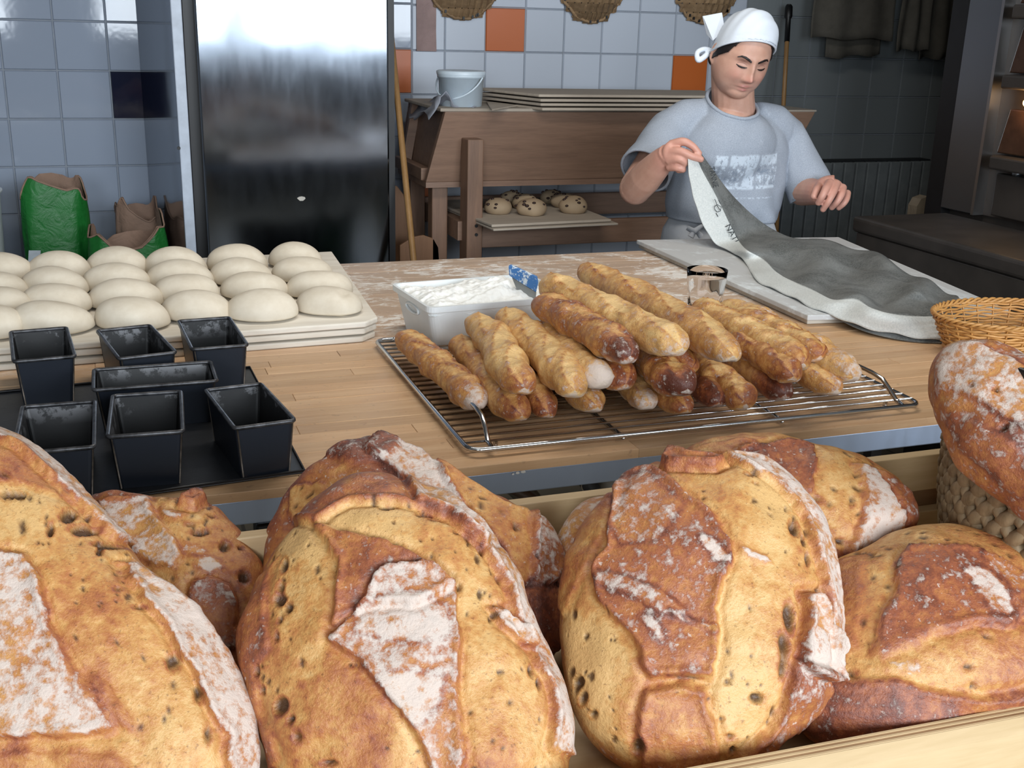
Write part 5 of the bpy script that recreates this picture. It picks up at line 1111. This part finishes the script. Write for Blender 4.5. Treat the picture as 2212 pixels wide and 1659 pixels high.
# ---------------- seagrass basket with a floured loaf
M_sea = woodmat('seagrass', (112, 92, 66), (170, 146, 112), 2, .55, rnd=.14, fine=1.6)
sb_c = PD(2075, 960, 1.24)+_rt*.195; sb_c[2] = .838; sb = thing('seagrass_basket', tuple(sb_c), 'braided seagrass basket at the right edge holding a floured loaf', 'basket')
Hs = .215; nrows = 13
def seaS(a, z): r = .135+.055*math.sin(min(1, z/Hs*1.0+.12)*PI/2); return np.array([sb_c[0]+r*math.cos(a), sb_c[1]+r*math.sin(a), sb_c[2]+z])
iv, if_ = ico(2); N = 44; sea_me = []
for r in range(nrows):
    for k in range(N):
        a = 2*PI*(k+.5*(r % 2))/N; z = .014+r*(Hs-.02)/(nrows-1); P = seaS(a, z); T = np.array([-math.sin(a), math.cos(a), 0]); U_ = np.array([0, 0, 1.]); Nn = np.array([math.cos(a), math.sin(a), 0])
        for s in (1, -1):
            dv = T*.74+U_*s*.68; dv /= np.linalg.norm(dv); wv_ = np.cross(Nn, dv); q = iv*1.0
            W = P+np.outer(q[:, 0]*.0215, dv)+np.outer(q[:, 1]*.0085*(1-.4*q[:, 0]), wv_)+np.outer(q[:, 2]*.009, Nn)+U_*s*.0085+Nn*(.003*(s > 0))
            vis = (math.cos(a-math.radians(205)) > .35)
            sea_me.append((W, vis))
part_n = 0; stuff = MB()
for W, vis in sea_me:
    if vis and part_n < 290: mesh_obj('plait_strand', W, if_, M_sea, sb, True); part_n += 1
    else: stuff.add(W, if_)
o = stuff.build('plait_strand', M_sea, sb, True); o['kind'] = 'stuff'
ri = MB(); 
for s in range(3):
    M_ = 200; ri.tube([seaS(2*PI*q/M_, Hs+.004+.006*math.sin(q*2*PI/14+s*2.09))+np.array([math.cos(2*PI*q/M_), math.sin(2*PI*q/M_), 0])*(.007*math.cos(q*2*PI/14+s*2.09)) for q in range(M_)], .0068, 7, closed=True)
ri.build('braided_rim', M_sea, sb, True)
MB().lathe([(0, .004), (.125, .004), (.14, .03), (.165, .09), (.178, Hs)], tuple(sb_c), 40).build('basket_lining', woodmat('seagrass_inner', (84, 68, 50), (110, 90, 66), 2, .8), sb, True)
loaf('heavily floured long loaf leaning out of the seagrass basket',
     [(2010, 800), (2020, 768), (2050, 752), (2100, 750), (2160, 765), (2212, 795), (2300, 860), (2380, 960), (2400, 1060), (2340, 1130), (2250, 1120), (2180, 1060), (2110, 1000), (2060, 940), (2040, 900), (2018, 850)], 1.06, 1.18,
     [([(2015, 790), (2040, 755), (2110, 748), (2180, 775), (2230, 830), (2240, 920), (2170, 900), (2090, 850), (2030, 840)], .5, .72, .001),
      ([(2060, 905), (2120, 930), (2200, 980), (2260, 1060), (2200, 1060), (2120, 1000), (2060, 940)], .62, .28, .001)],
     [(2150, 840, 7, 6), (2098, 832, 6, 5), (2170, 925, 7, 6)], tf=.055, tk=.05, level=6, seed=90, base=(.56, .5), rim=(.58, .3), group=None, name='floured_loaf', bump=1.6)
c = PD(2207, 832, 1.10); o = MB().box(c[0]-.006, c[0]+.05, c[1]-.01, c[1]+.006, c[2]-.02, c[2]+.018).build('price_clip', M_black, None, bevel=.003); tag(o, 'small black clip at the right photo edge on the floured loaf', 'clip')
# ================================================================ PERSON
def voxel(mb, size, smooth=3, factor=.5):
    me = bpy.data.meshes.new('tmp'); me.from_pydata(mb.v, [], mb.f); o = bpy.data.objects.new('tmp', me); C.objects.link(o)
    r = o.modifiers.new('r', 'REMESH'); r.mode = 'VOXEL'; r.voxel_size = size; r.use_smooth_shade = True
    s = o.modifiers.new('s', 'SMOOTH'); s.iterations = smooth; s.factor = factor
    dg = bpy.context.evaluated_depsgraph_get(); m2 = bpy.data.meshes.new_from_object(o.evaluated_get(dg)); C.objects.unlink(o); bpy.data.objects.remove(o)
    V = np.empty(len(m2.vertices)*3); m2.vertices.foreach_get('co', V); V = V.reshape(-1, 3)
    F = [tuple(p.vertices) for p in m2.polygons]; bpy.data.meshes.remove(m2); return V, F
def ell(mb, c, ax, level=3):
    v, f = ico(level); mb.add(np.array(c)+v@np.array(ax), f)
def rings(mb, RG, n=40, p=.85):
    vs = []
    for (cx, cy, cz, rx, ry) in RG:
        for k in range(n):
            a = 2*PI*k/n; ca, sa = math.cos(a), math.sin(a); vs.append((cx+rx*math.copysign(abs(ca)**p, ca), cy+ry*math.copysign(abs(sa)**p, sa), cz))
    fs = [(i*n+k, i*n+(k+1) % n, (i+1)*n+(k+1) % n, (i+1)*n+k) for i in range(len(RG)-1) for k in range(n)]+[tuple(range(n))[::-1], tuple(range((len(RG)-1)*n, len(RG)*n))]
    mb.add(vs, fs)
def flip_if(zs, RG): return RG
YP_ = 3.06
def q(x, y, Y=YP_): return PY(x, y, Y)
HC = q(1604, 117, 2.99)
v0 = EYEP-HC; v0[2] = 0; v0 /= np.linalg.norm(v0); rdir = _rt.copy()
yw, pt, rl = math.radians(24), math.radians(23), math.radians(7)
f_ = v0*math.cos(yw)+rdir*math.sin(yw); s_ax = np.cross(f_, [0, 0, 1]); s_ax /= np.linalg.norm(s_ax); s_ax = -s_ax if s_ax@rdir < 0 else s_ax
u_ = np.array([0, 0, 1.]); f2 = f_*math.cos(pt)-u_*math.sin(pt); u2 = u_*math.cos(pt)+f_*math.sin(pt)
hs = s_ax*math.cos(rl)-u2*math.sin(rl); hu = u2*math.cos(rl)+s_ax*math.sin(rl); hf = f2
HM = np.stack([hs, hf, hu])  # rows: local axes
def H2W(L): return HC+np.atleast_2d(L)@HM
def W2H(W): return (W-HC)@HM.T
def headshape(d, k=1.0):
    s, f, u = d[:, 0].copy(), d[:, 1].copy(), d[:, 2].copy()
    low = np.clip(-u, 0, 1); S = s*.0800*(1+.34*low*(1.1-low)); Fw = f*np.where(f > 0, .090, .098)*(1-.20*low**1.3*(f < 0)); Uu = u*.118*(1+.07*low)
    Fw = Fw+.012*low**2*(f > .0)
    P = np.stack([S, Fw, Uu], 1); return P*k
def face(P):
    s, f, u = P.T; m = (f > .01); g = lambda s0, u0, ws, wu: np.exp(-((s-s0)/ws)**2-((u-u0)/wu)**2); d = np.zeros(len(P))
    d += .0125*g(0, -.010, .0085, .024)+.0215*g(0, -.035, .0115, .0125)+.007*(g(.013, -.040, .007, .0075)+g(-.013, -.040, .007, .0075))
    for t in (-1, 1):
        d += -.0105*g(t*.031, .003, .017, .011)+.0075*g(t*.031, .000, .0125, .0085)+.0040*g(t*.030, .021, .021, .0065)+.0075*g(t*.040, -.036, .021, .020)+.004*g(t*.05, -.075, .02, .02)
    d += -.003*g(0, -.052, .01, .006)+.0085*g(0, -.0635, .019, .0045)+.0100*g(0, -.0755, .016, .0055)-.0060*g(0, -.0692, .022, .0022)-.0045*g(0, -.087, .016, .006)+.0085*g(0, -.104, .019, .015)
    Q = P.copy(); Q[:, 1] += d*m; return Q
bd = MB()
dv, df = ico(6); bd.add(H2W(face(headshape(dv))), df)
for t in (-1, 1):   # ears
    th = np.linspace(0, 2*PI, 15)[:-1]; e = [(t*(.0835+.004*math.cos(a)), -.010-.012*math.cos(a), -.012+.027*math.sin(a)) for a in th]
    bd.tube(H2W(np.array(e)), .0042, 7, closed=True); ell(bd, H2W([[t*.082, -.010, -.014]])[0], np.diag([.004, .010, .022])@HM); ell(bd, H2W([[t*.0825, -.006, -.038]])[0], np.diag([.005, .006, .008])@HM)
nb = q(1585, 262, 3.06)
bd.tube([H2W([[0, -.03, .0]])[0], H2W([[0, -.028, -.06]])[0], nb*.5+H2W([[0, -.02, -.07]])[0]*.5+np.array([0, 0, -.0]), nb, nb-np.array([0, 0, .08])], [.062, .064, .064, .068, .066], 20)
ell(bd, q(1578, 252, 3.04), np.array([[.074, 0, 0], [0, .058, 0], [0, 0, .036]]))
ell(bd, H2W([[0, .035, -.088]])[0], np.diag([.042, .045, .030])@HM)   # under-chin fullness
TC = q(1570, 400, 3.10); tx, ty = TC[0], 3.10
zz = lambda y: q(1560, y, 3.06)[2]
rings(bd, [(tx, ty+.01, .78, .15, .115), (tx, ty+.01, .90, .155, .115), (tx, ty, 1.0, .145, .11), (tx, ty, 1.10, .155, .115), (tx, ty, 1.16, .160, .112), (tx, ty+.0, 1.205, .145, .098), (tx+.005, ty-.004, 1.24, .11, .082), (tx+.01, ty-.012, 1.268, .075, .066)], 40, .9)
SL, SR = q(1446, 286, 3.09), q(1700, 298, 3.09)
EL, WL = q(1372, 408, 2.98), q(1436, 340, 2.82)
ER, WR = q(1733, 412, 3.02), q(1768, 416, 2.90)
bd.tube(crspline([tx*.5+SL*.5 if False else SL+np.array([.05, 0, .0]), SL, SL*.45+EL*.55, EL], 5), list(np.linspace(.048, .048, 16)), 18)
bd.tube(crspline([EL+(SL-EL)*.06, EL, EL*.62+WL*.38, EL*.25+WL*.75, WL, WL+(WL-EL)*.12], 5), list(np.interp(np.linspace(0, 1, 26), [0, .2, .4, .7, .9, 1], [.043, .046, .047, .036, .029, .029])), 18)
ell(bd, EL, np.eye(3)*.047)
bd.tube(crspline([SR-np.array([.05, 0, 0]), SR, SR*.45+ER*.55, ER], 5), list(np.linspace(.048, .046, 16)), 18)
bd.tube(crspline([ER, ER*.5+WR*.5, WR, WR+(WR-ER)*.15], 5), list(np.linspace(.047, .032, 16)), 18)
YH_ = 2.765
def fing(pts, r0, r1, n=6):
    P = crspline([q(x, y, Y) for x, y, Y in pts], n); bd.tube(P, list(np.linspace(r0, r1, len(P))), 12); ell(bd, P[-1], np.eye(3)*r1*1.02, 3); ell(bd, P[0], np.eye(3)*r0, 3)
# near hand: back of the hand, four fingers, thumb pinching from behind
bd.tube(crspline([WL, q(1448, 335, 2.80), q(1462, 328, 2.785)], 5), list(np.linspace(.029, .033, 11)), 16)
ell(bd, q(1452, 330, 2.79), np.array([[.030, 0, 0], [0, .020, 0], [0, 0, .034]]))
fing([(1452, 312, 2.79), (1476, 306, 2.765), (1496, 316, 2.752), (1510, 331, 2.745)], .0135, .0085)
fing([(1446, 328, 2.785), (1470, 327, 2.755), (1492, 337, 2.742), (1514, 344, 2.738)], .0135, .0088)
fing([(1446, 346, 2.785), (1466, 343, 2.757), (1479, 352, 2.755), (1470, 358, 2.775)], .0130, .0090)
fing([(1447, 361, 2.79), (1463, 362, 2.765), (1476, 366, 2.762), (1466, 368, 2.78)], .0120, .0082)
fing([(1458, 330, 2.82), (1482, 330, 2.80), (1506, 338, 2.762)], .0130, .0092)
# far hand: loosely curled
bd.tube(crspline([WR, q(1785, 404, 2.88), q(1803, 402, 2.865)], 5), list(np.linspace(.032, .034, 11)), 16)
ell(bd, q(1800, 408, 2.865), np.array([[.032, 0, 0], [0, .024, 0], [0, 0, .030]]))
fing([(1792, 396, 2.85), (1784, 408, 2.825), (1776, 424, 2.818), (1768, 438, 2.83)], .0135, .0092)
fing([(1806, 398, 2.85), (1800, 414, 2.822), (1790, 434, 2.815), (1778, 452, 2.83)], .0135, .0092)
fing([(1820, 406, 2.855), (1817, 420, 2.830), (1808, 436, 2.825), (1797, 448, 2.84)], .0130, .0090)
fing([(1830, 418, 2.865), (1828, 430, 2.845), (1822, 440, 2.84), (1812, 449, 2.85)], .0118, .0082)
fing([(1770, 402, 2.88), (1764, 410, 2.855), (1758, 424, 2.845)], .0140, .0098)
# legs and shoes
for sx in (-.085, .085):
    bd.tube([(tx+sx, ty+.01, .86), (tx+sx*1.02, ty, .65), (tx+sx, ty-.005, .48), (tx+sx*.98, ty+.01, .30), (tx+sx*.95, ty+.02, .09)], [.088, .082, .062, .058, .042], 18)
    ell(bd, (tx+sx*.95, ty-.05, .045), np.array([[.045, 0, 0], [0, .13, 0], [0, 0, .044]]))
V, F = voxel(bd, .0027, 2, .4)
Lh = W2H(V); hd_ = (np.abs(Lh[:, 0]) < .1) & (np.abs(Lh[:, 2]) < .14) & (np.abs(Lh[:, 1]) < .14)
g = lambda s0, u0, ws, wu: np.exp(-((Lh[:, 0]-s0)/ws)**2-((Lh[:, 2]-u0)/wu)**2)*(Lh[:, 1] > .03)*hd_
lip = np.clip(g(0, -.0635, .020, .0035)+g(0, -.0755, .016, .005), 0, 1)*1.0
red = np.clip(.8*g(0, -.04, .016, .014)+.45*g(.042, -.035, .02, .02)+.45*g(-.042, -.035, .02, .02), 0, 1)
dark = np.clip(.8*g(.031, .006, .017, .006)+.8*g(-.031, .006, .017, .006)+.55*g(.03, -.011, .014, .004)+.55*g(-.03, -.011, .014, .004)+.5*g(0, -.0692, .02, .0016), 0, 1)  # shade of eye sockets and lip crease painted into the skin
hands = np.clip(np.maximum(1-np.linalg.norm(V-q(1480, 340, 2.76), axis=1)/.13, 1-np.linalg.norm(V-q(1795, 420, 2.84), axis=1)/.12)*2, 0, 1); red = np.maximum(red, .5*hands)
t = NT('skin'); p = t.wpos(); n = t.noise(p, 30, 4)
col = t.mix(t.ramp(n, .3, .7), s2l((196, 150, 130)), s2l((208, 164, 144))); col = t.mix(t.math('MULTIPLY', t.attr('red'), .75), col, s2l((206, 138, 126))); col = t.mix(t.math('MULTIPLY', t.attr('lip'), .8), col, s2l((172, 98, 96))); col = t.mix(t.math('MULTIPLY', t.attr('dark'), .75), col, s2l((110, 66, 58)))
M_skin = t.out(col, .48, 0, t.bump(t.noise(p, 300, 3), .08, .001), Subsurface_Weight=.06, Subsurface_Scale=.01)
person = thing('person', (tx, ty, 0), 'person in a grey t-shirt and white cap lifting the end of the grey linen cloth', 'person')
mesh_obj('body', V, F, M_skin, person, True, dict(red=red, lip=lip, dark=dark))
M_hair = plain('dark_hair', (30, 24, 24), .45, var=.3, scale=200)
# brows, lashes
def facept(s, u, lift=.001):
    d = np.array([[s/.0800, .0, u/.118]]); lw = max(0, -d[0, 2]); d[0, 2] /= (1+.07*lw); d[0, 0] /= (1+.34*lw*(1.1-lw)); d[0, 1] = math.sqrt(max(.01, 1-d[0, 0]**2-d[0, 2]**2)); P = face(headshape(d))[0]; P[1] += lift; return H2W([P])[0]
for sg in (-1, 1):
    for o_ in (0, .0017):
        MB().tube([facept(sg*s, u-o_, .0006) for s, u in ((.011, .0155), (.020, .0205), (.031, .0245), (.041, .0245), (.050, .018))], [.0018, .0026, .0025, .0018, .0006], 6).build('eyebrow', M_hair, person, True)
    MB().tube([facept(sg*s, u, .0008) for s, u in ((.017, -.0040), (.024, -.0058), (.032, -.0064), (.040, -.0058), (.047, -.0030))], [.0008, .0021, .0027, .0023, .0007], 6).build('eyelashes', M_hair, person, True)
    MB().tube([facept(sg*s, u, .0002) for s, u in ((.018, .0015), (.025, .0045), (.033, .0050), (.041, .0035), (.046, .000))], [.0003, .0006, .0007, .0006, .0003], 5).build('eyelid_crease', plain('lid_shadow_skin', (136, 88, 76), .6), person, True)
# hair shell and cap
def shell(k, keep, name, mat, thick=.002, extra=None, level=6):
    d, f = ico(level); P = headshape(d, 1.0); nrm = d/np.linalg.norm(d, axis=1, keepdims=True); P = P+nrm*k
    if extra is not None: P = extra(P, d)
    kp = keep(P); fs = [x for x in f if kp[x[0]] and kp[x[1]] and kp[x[2]]]; used = sorted({i for x in fs for i in x}); ix = {v: i for i, v in enumerate(used)}
    o = mesh_obj(name, H2W(P[used]), [tuple(ix[i] for i in x) for x in fs], mat, person, True)
    if thick: so = o.modifiers.new('s', 'SOLIDIFY'); so.thickness = thick; so.offset = 1
    return o
shell(.004, lambda P: P[:, 2] > .006+.86*P[:, 1]-.030*smoothstep(.066, .045, P[:, 1]), 'hair', M_hair, .003)
bn = MB(); ell(bn, H2W([[-.035, -.085, -.05]])[0], np.array([[.028, 0, 0], [0, .03, 0], [0, 0, .035]])); V, F = voxel(bn, .004); mesh_obj('hair_knot', V, F, M_hair, person, True)
M_cap = plain('white_cap_cotton', (222, 230, 240), .85, var=.02, bump=.15, bscale=260)
def capx(P, d):
    up = np.clip((P[:, 2]-.02)/.1, 0, 1); P = P.copy(); P[:, 2] += .010*up; P[:, 0] += .012*up*np.clip(P[:, 0]/.06, 0, 1); P[:, 2] += .008*up*np.clip(P[:, 1]/.06, -1, 1)
    P += d*(.0022*wob(P, 60, 8)*up+.0016*np.sin(P[:, 1]*140+P[:, 0]*60)*up)[:, None]
    bandm = np.exp(-((P[:, 2]-(.006+.86*P[:, 1])-.022)/.003)**2); P -= d*(.0012*bandm)[:, None]; return P
cap_o = shell(.0085, lambda P: P[:, 2] > .006+.86*P[:, 1], 'cap', M_cap, .002, capx)
bl2 = []
for a in np.linspace(0, 2*PI, 61)[:-1]:
    ud = .3
    for _ in range(25):
        cs = math.sqrt(max(0, 1-ud*ud)); P = headshape(np.array([[math.sin(a)*cs, math.cos(a)*cs, ud]]))[0]; P2_ = P+np.array([math.sin(a)*cs, math.cos(a)*cs, ud])*.009; ud += ((.008+.86*P2_[1])-P2_[2])*3
    bl2.append(P2_)
MB().tube(H2W(np.array(bl2)), .0034, 8, closed=True).build('cap_brim', M_cap, cap_o, True)
for nm, pts in (('cap_corner', [(1518, 35, 3.05), (1560, 27, 3.02), (1566, 64, 3.0), (1540, 88, 3.02), (1527, 74, 3.045)]),):
    MB().plate([q(*a) for a in pts], (0, .004, 0)).build(nm, M_cap, cap_o, bevel=.001)
kt = MB(); kt.tube(crspline([q(1536, 108, 3.05), q(1520, 106, 3.05), q(1506, 114, 3.045), q(1508, 130, 3.04), q(1520, 124, 3.04), q(1534, 112, 3.045)], 5), list(np.linspace(.007, .009, 26)), 8); V, F = voxel(kt, .002, 2); mesh_obj('cap_knot', V, F, M_cap, cap_o, True)
# T-shirt
sh = MB()
sh.tube([SL, q(1490, 252, 3.075), q(1536, 238, 3.06)], [.066, .056, .034], 20)
sh.tube([SR, q(1665, 262, 3.075), q(1630, 243, 3.06)], [.062, .054, .034], 20)
nk0 = (q(1510, 204, 3.06)+q(1634, 212, 3.06))/2; nk0[1] = 3.033
sh.tube([nk0-np.array([0, -.020, .13]), nk0-np.array([0, -.010, .10]), nk0-np.array([0, -.002, .055]), nk0-np.array([0, 0, .015]), nk0+np.array([0, 0, .05])], [.078, .088, .086, .078, .073], 26)
ell(sh, (nk0[0], 3.022, 1.165), np.array([[.150, 0, 0], [0, .089, 0], [0, 0, .115]]))
ell(sh, q(1580, 262, 3.05), np.array([[.075, 0, 0], [0, .062, 0], [0, 0, .045]]))
rings(sh, [(tx-.005, ty+.01, .84, .176, .135), (tx-.005, ty+.01, .90, .186, .145), (tx-.005, ty, .96, .182, .14), (tx, ty, 1.04, .180, .135), (tx, ty, 1.12, .186, .135), (tx, ty, 1.16, .182, .130), (tx, ty, 1.205, .165, .116), (tx+.006, ty, 1.24, .125, .098), (tx+.012, ty-.006, 1.27, .075, .064)], 48, .9)
dL = (q(1392, 372, 2.99)-SL); dR = (q(1757, 425, 3.0)-SR)
sh.tube([SL+np.array([.07, 0, .0]), SL, SL+dL*.5, SL+dL*1.0, SL+dL*1.25], [.060, .066, .070, .078, .08], 22)
sh.tube([SR-np.array([.07, 0, .0]), SR, SR+dR*.5, SR+dR*1.0, SR+dR*1.2], [.060, .064, .070, .074, .076], 22)
V, F = voxel(sh, .005, 14, .6)
# folds
fo = .0035*np.sin(V@np.array([38, 10, 52])+1.5*np.sin(V[:, 2]*22))*smoothstep(1.22, 1.0, V[:, 2])+.0028*wob(V*np.array([1, 1, .6]), 34, 31)+.0022*wob(V*np.array([1, 1, .35]), 75, 32)
fo += -.006*np.exp(-((V[:, 0]-q(1469, 280)[0])/.006)**2)*smoothstep(1.08, 1.14, V[:, 2])*smoothstep(1.26, 1.2, V[:, 2])
fo += -.006*np.exp(-((V[:, 0]-(q(1697, 300)[0]-.25*(1.15-V[:, 2])*0))/.008)**2)*smoothstep(1.0, 1.1, V[:, 2])*smoothstep(1.25, 1.18, V[:, 2])
cen = np.stack([np.full(len(V), tx), np.full(len(V), ty), V[:, 2]], 1); dr = V-cen; dr[:, 2] = 0; dr /= np.linalg.norm(dr, axis=1, keepdims=True)+1e-6
V = V+dr*fo[:, None]
hang = np.exp(-((V[:, 2]-.945)/.025)**2)*.012; V += dr*(hang*np.sin(V[:, 0]*60))[:, None]*.6
nL, nR = dL/np.linalg.norm(dL), dR/np.linalg.norm(dR)
cL = q(1392, 356, 2.98); cR = q(1756, 416, 2.98); nL2 = nL.copy(); 
kill = (((V-cL)@nL > 0) & (V[:, 0] < SL[0]+.03)) | (((V-cR)@nR > 0) & (V[:, 0] > SR[0]-.02)) | (V[:, 2] < .936)
nc = q(1577, 206, 3.00); nax = np.array([v0[0]*.50+.05, v0[1]*.50, .84]); nax /= np.linalg.norm(nax); dd = V-nc; al = dd@nax; rad = np.linalg.norm(dd-np.outer(al, nax)*1.0, axis=1)
exs = dd@rdir; rad = np.sqrt((exs/1.16)**2+((dd-np.outer(al, nax)-np.outer(exs, rdir))**2).sum(1))
pA_, pB_, pC_ = q(1510, 204, 3.06), q(1634, 212, 3.06), q(1590, 254, 2.955)
pn = np.cross(pB_-pA_, pC_-pA_); pn /= np.linalg.norm(pn); pn = pn if pn[2] > 0 else -pn; nk = (pA_+pB_)/2
pd = (V-pA_)@pn; kill |= (pd > 0) & (np.hypot(V[:, 0]-nk[0], V[:, 1]-nk[1]) < .15)
fs = [f for f in F if not (kill[f[0]] or kill[f[1]] or kill[f[2]] or kill[f[-1]])]; used = sorted({i for x in fs for i in x}); ix = {v: i for i, v in enumerate(used)}; Vs = V[used]; fs = [tuple(ix[i] for i in x) for x in fs]
pa, pb = q(1545, 334, ty-.14), q(1680, 408, ty-.14)
pu = (Vs[:, 0]-pa[0])/(pb[0]-pa[0]); pv = (Vs[:, 2]-pb[2])/(pa[2]-pb[2]); pf = (Vs[:, 1] < ty-.03).astype(float)
t = NT('grey_tshirt'); p = t.wpos(); n = t.noise(p, 420, 2); base = t.mix(t.ramp(n, .3, .7), s2l((146, 154, 166)), s2l((170, 178, 190)))
U_, V_ = t.attr('pu'), t.attr('pv'); 
def band(v, a, b, s=.012): return t.math('MULTIPLY', t.ramp(v, a-s, a+s), t.ramp(v, b+s, b-s))
rect = t.math('MULTIPLY', band(U_, -.02, 1.0), band(V_, 0.0, 1.0, .03)); rect = t.math('MULTIPLY', rect, t.attr('pf'))
bl = t.math('ADD', t.math('ADD', band(U_, -.02, .14), band(U_, .18, .62)), band(U_, .66, 1.0))
cv = t.n('CombineXYZ'); t.put(cv.inputs[0], t.math('MULTIPLY', U_, 9.0)); t.put(cv.inputs[1], t.math('MULTIPLY', V_, 3.0)); nz_ = t.noise(cv.outputs[0], 1.6, 4, .7); nz2_ = t.noise(cv.outputs[0], 3.1, 3, .6, .5)
stem = t.math('MAXIMUM', band(U_, .44, .60), t.math('MAXIMUM', band(V_, .70, .98, .03), band(V_, .0, .10, .03)))
wh = t.math('MULTIPLY', t.math('MULTIPLY', rect, bl), t.math('MAXIMUM', t.ramp(nz_, .52, .60), t.math('MULTIPLY', stem, t.ramp(nz2_, .36, .46))))
dk = t.math('MULTIPLY', t.math('MULTIPLY', rect, bl), t.math('MULTIPLY', t.ramp(nz_, .46, .38), band(V_, .05, .68, .04)))
base = t.mix(t.math('MULTIPLY', dk, .55), base, s2l((112, 128, 146))); base = t.mix(t.math('MULTIPLY', wh, .75), base, s2l((214, 226, 238)))
lowl = t.math('MULTIPLY', t.math('MULTIPLY', band(V_, -.27, -.23, .015), band(U_, .15, .95)), t.ramp(nz2_, .45, .5)); base = t.mix(t.math('MULTIPLY', lowl, .6), base, s2l((206, 218, 230)))
dust = t.ramp(t.noise(p, 26, 5, .7), .62, .72, 0, .45); base = t.mix(dust, base, s2l((196, 204, 214)))
M_shirt = t.out(base, .92, 0, t.bump(n, .3, .001))
tsh = o = mesh_obj('t_shirt', Vs, fs, M_shirt, person, True, dict(pu=pu, pv=pv, pf=pf)); so = o.modifiers.new('s', 'SOLIDIFY'); so.thickness = .0025; so.offset = 1
# collar rib: follow the cut boundary
from collections import Counter
ec = Counter(); 
for f in fs:
    for i in range(len(f)): a, b = f[i], f[(i+1) % len(f)]; ec[(min(a, b), max(a, b))] += 1
bnd = {i for e, c_ in ec.items() if c_ == 1 for i in e}; B_ = np.array([Vs[i] for i in bnd if abs((Vs[i]-pA_)@pn) < .02 and np.linalg.norm(Vs[i]-nk) < .16 and Vs[i][2] > 1.15])
e1 = rdir-pn*(rdir@pn); e1 /= np.linalg.norm(e1); e2 = np.cross(pn, e1); nc = B_.mean(0); d_ = B_-nc; an = np.arctan2(d_@e2, d_@e1); loop = []
for a in np.linspace(-PI, PI, 37)[:-1]:
    w_ = np.exp(-((np.angle(np.exp(1j*(an-a))))/.16)**2)+1e-9; loop.append((B_*w_[:, None]).sum(0)/w_.sum())
if len(B_) > 10: MB().tube(loop, .0058, 8, closed=True).build('collar', M_shirt, tsh, True)
# sleeve hems
def hem(c, nrm, pred):
    B2 = np.array([Vs[i] for i in bnd if pred(Vs[i])]); cc = B2.mean(0); e1 = np.cross(nrm, [0, 1, 0]); e1 /= np.linalg.norm(e1); e2 = np.cross(nrm, e1); d_ = B2-cc; an = np.arctan2(d_@e2, d_@e1); lp = []
    for a in np.linspace(-PI, PI, 31)[:-1]: w_ = np.exp(-((np.angle(np.exp(1j*(an-a))))/.18)**2)+1e-9; lp.append((B2*w_[:, None]).sum(0)/w_.sum())
    MB().tube(lp, .004, 7, closed=True).build('sleeve_hem', M_shirt, tsh, True)
hem(cL, nL, lambda v: v[0] < SL[0]+.02 and v[2] > .9 and np.linalg.norm(v-cL) < .13); hem(cR, nR, lambda v: v[0] > SR[0]-.01 and v[2] > .88 and np.linalg.norm(v-cR) < .13)
# apron and trousers
M_apron = plain('white_apron_cotton', (196, 200, 206), .9, var=.03, bump=.2, bscale=200)
ap = MB(); n = 40; vs = []
for i, (z, rx, ry) in enumerate([(.96, .158, .118), (.925, .174, .134), (.90, .186, .146), (.80, .20, .165), (.6, .205, .17), (.45, .21, .18)]):
    for k in range(n): a = 2*PI*k/n; w_ = 1+.02*math.sin(a*9+i*.7); vs.append((tx-.005+rx*w_*math.cos(a), ty+.01+ry*w_*math.sin(a), z))
ap.add(vs, [(i*n+k, (i+1)*n+k, (i+1)*n+(k+1) % n, i*n+(k+1) % n) for i in range(5) for k in range(n)]); o = ap.build('apron', M_apron, person, True); so = o.modifiers.new('s', 'SOLIDIFY'); so.thickness = .002
kn = MB(); ya = ty-.155
kn.tube([q(1484, 492, ya), q(1500, 500, ya-.012), q(1516, 488, ya)], [.007, .010, .006], 8).tube([q(1500, 498, ya-.01), q(1492, 512, ya-.01)], [.007, .010], 8).tube([q(1503, 498, ya-.01), q(1514, 510, ya-.008)], [.006, .009], 8)
kn.build('apron_knot', M_apron, o, True)
for sx in (-.085, .085): MB().tube([(tx+sx, ty+.01, .84), (tx+sx*1.02, ty, .65), (tx+sx, ty-.005, .48), (tx+sx*.98, ty+.01, .30), (tx+sx*.95, ty+.02, .10)], [.094, .088, .070, .066, .056], 18).build('trouser_leg', plain('dark_trousers', (44, 48, 58), .9), person, True)
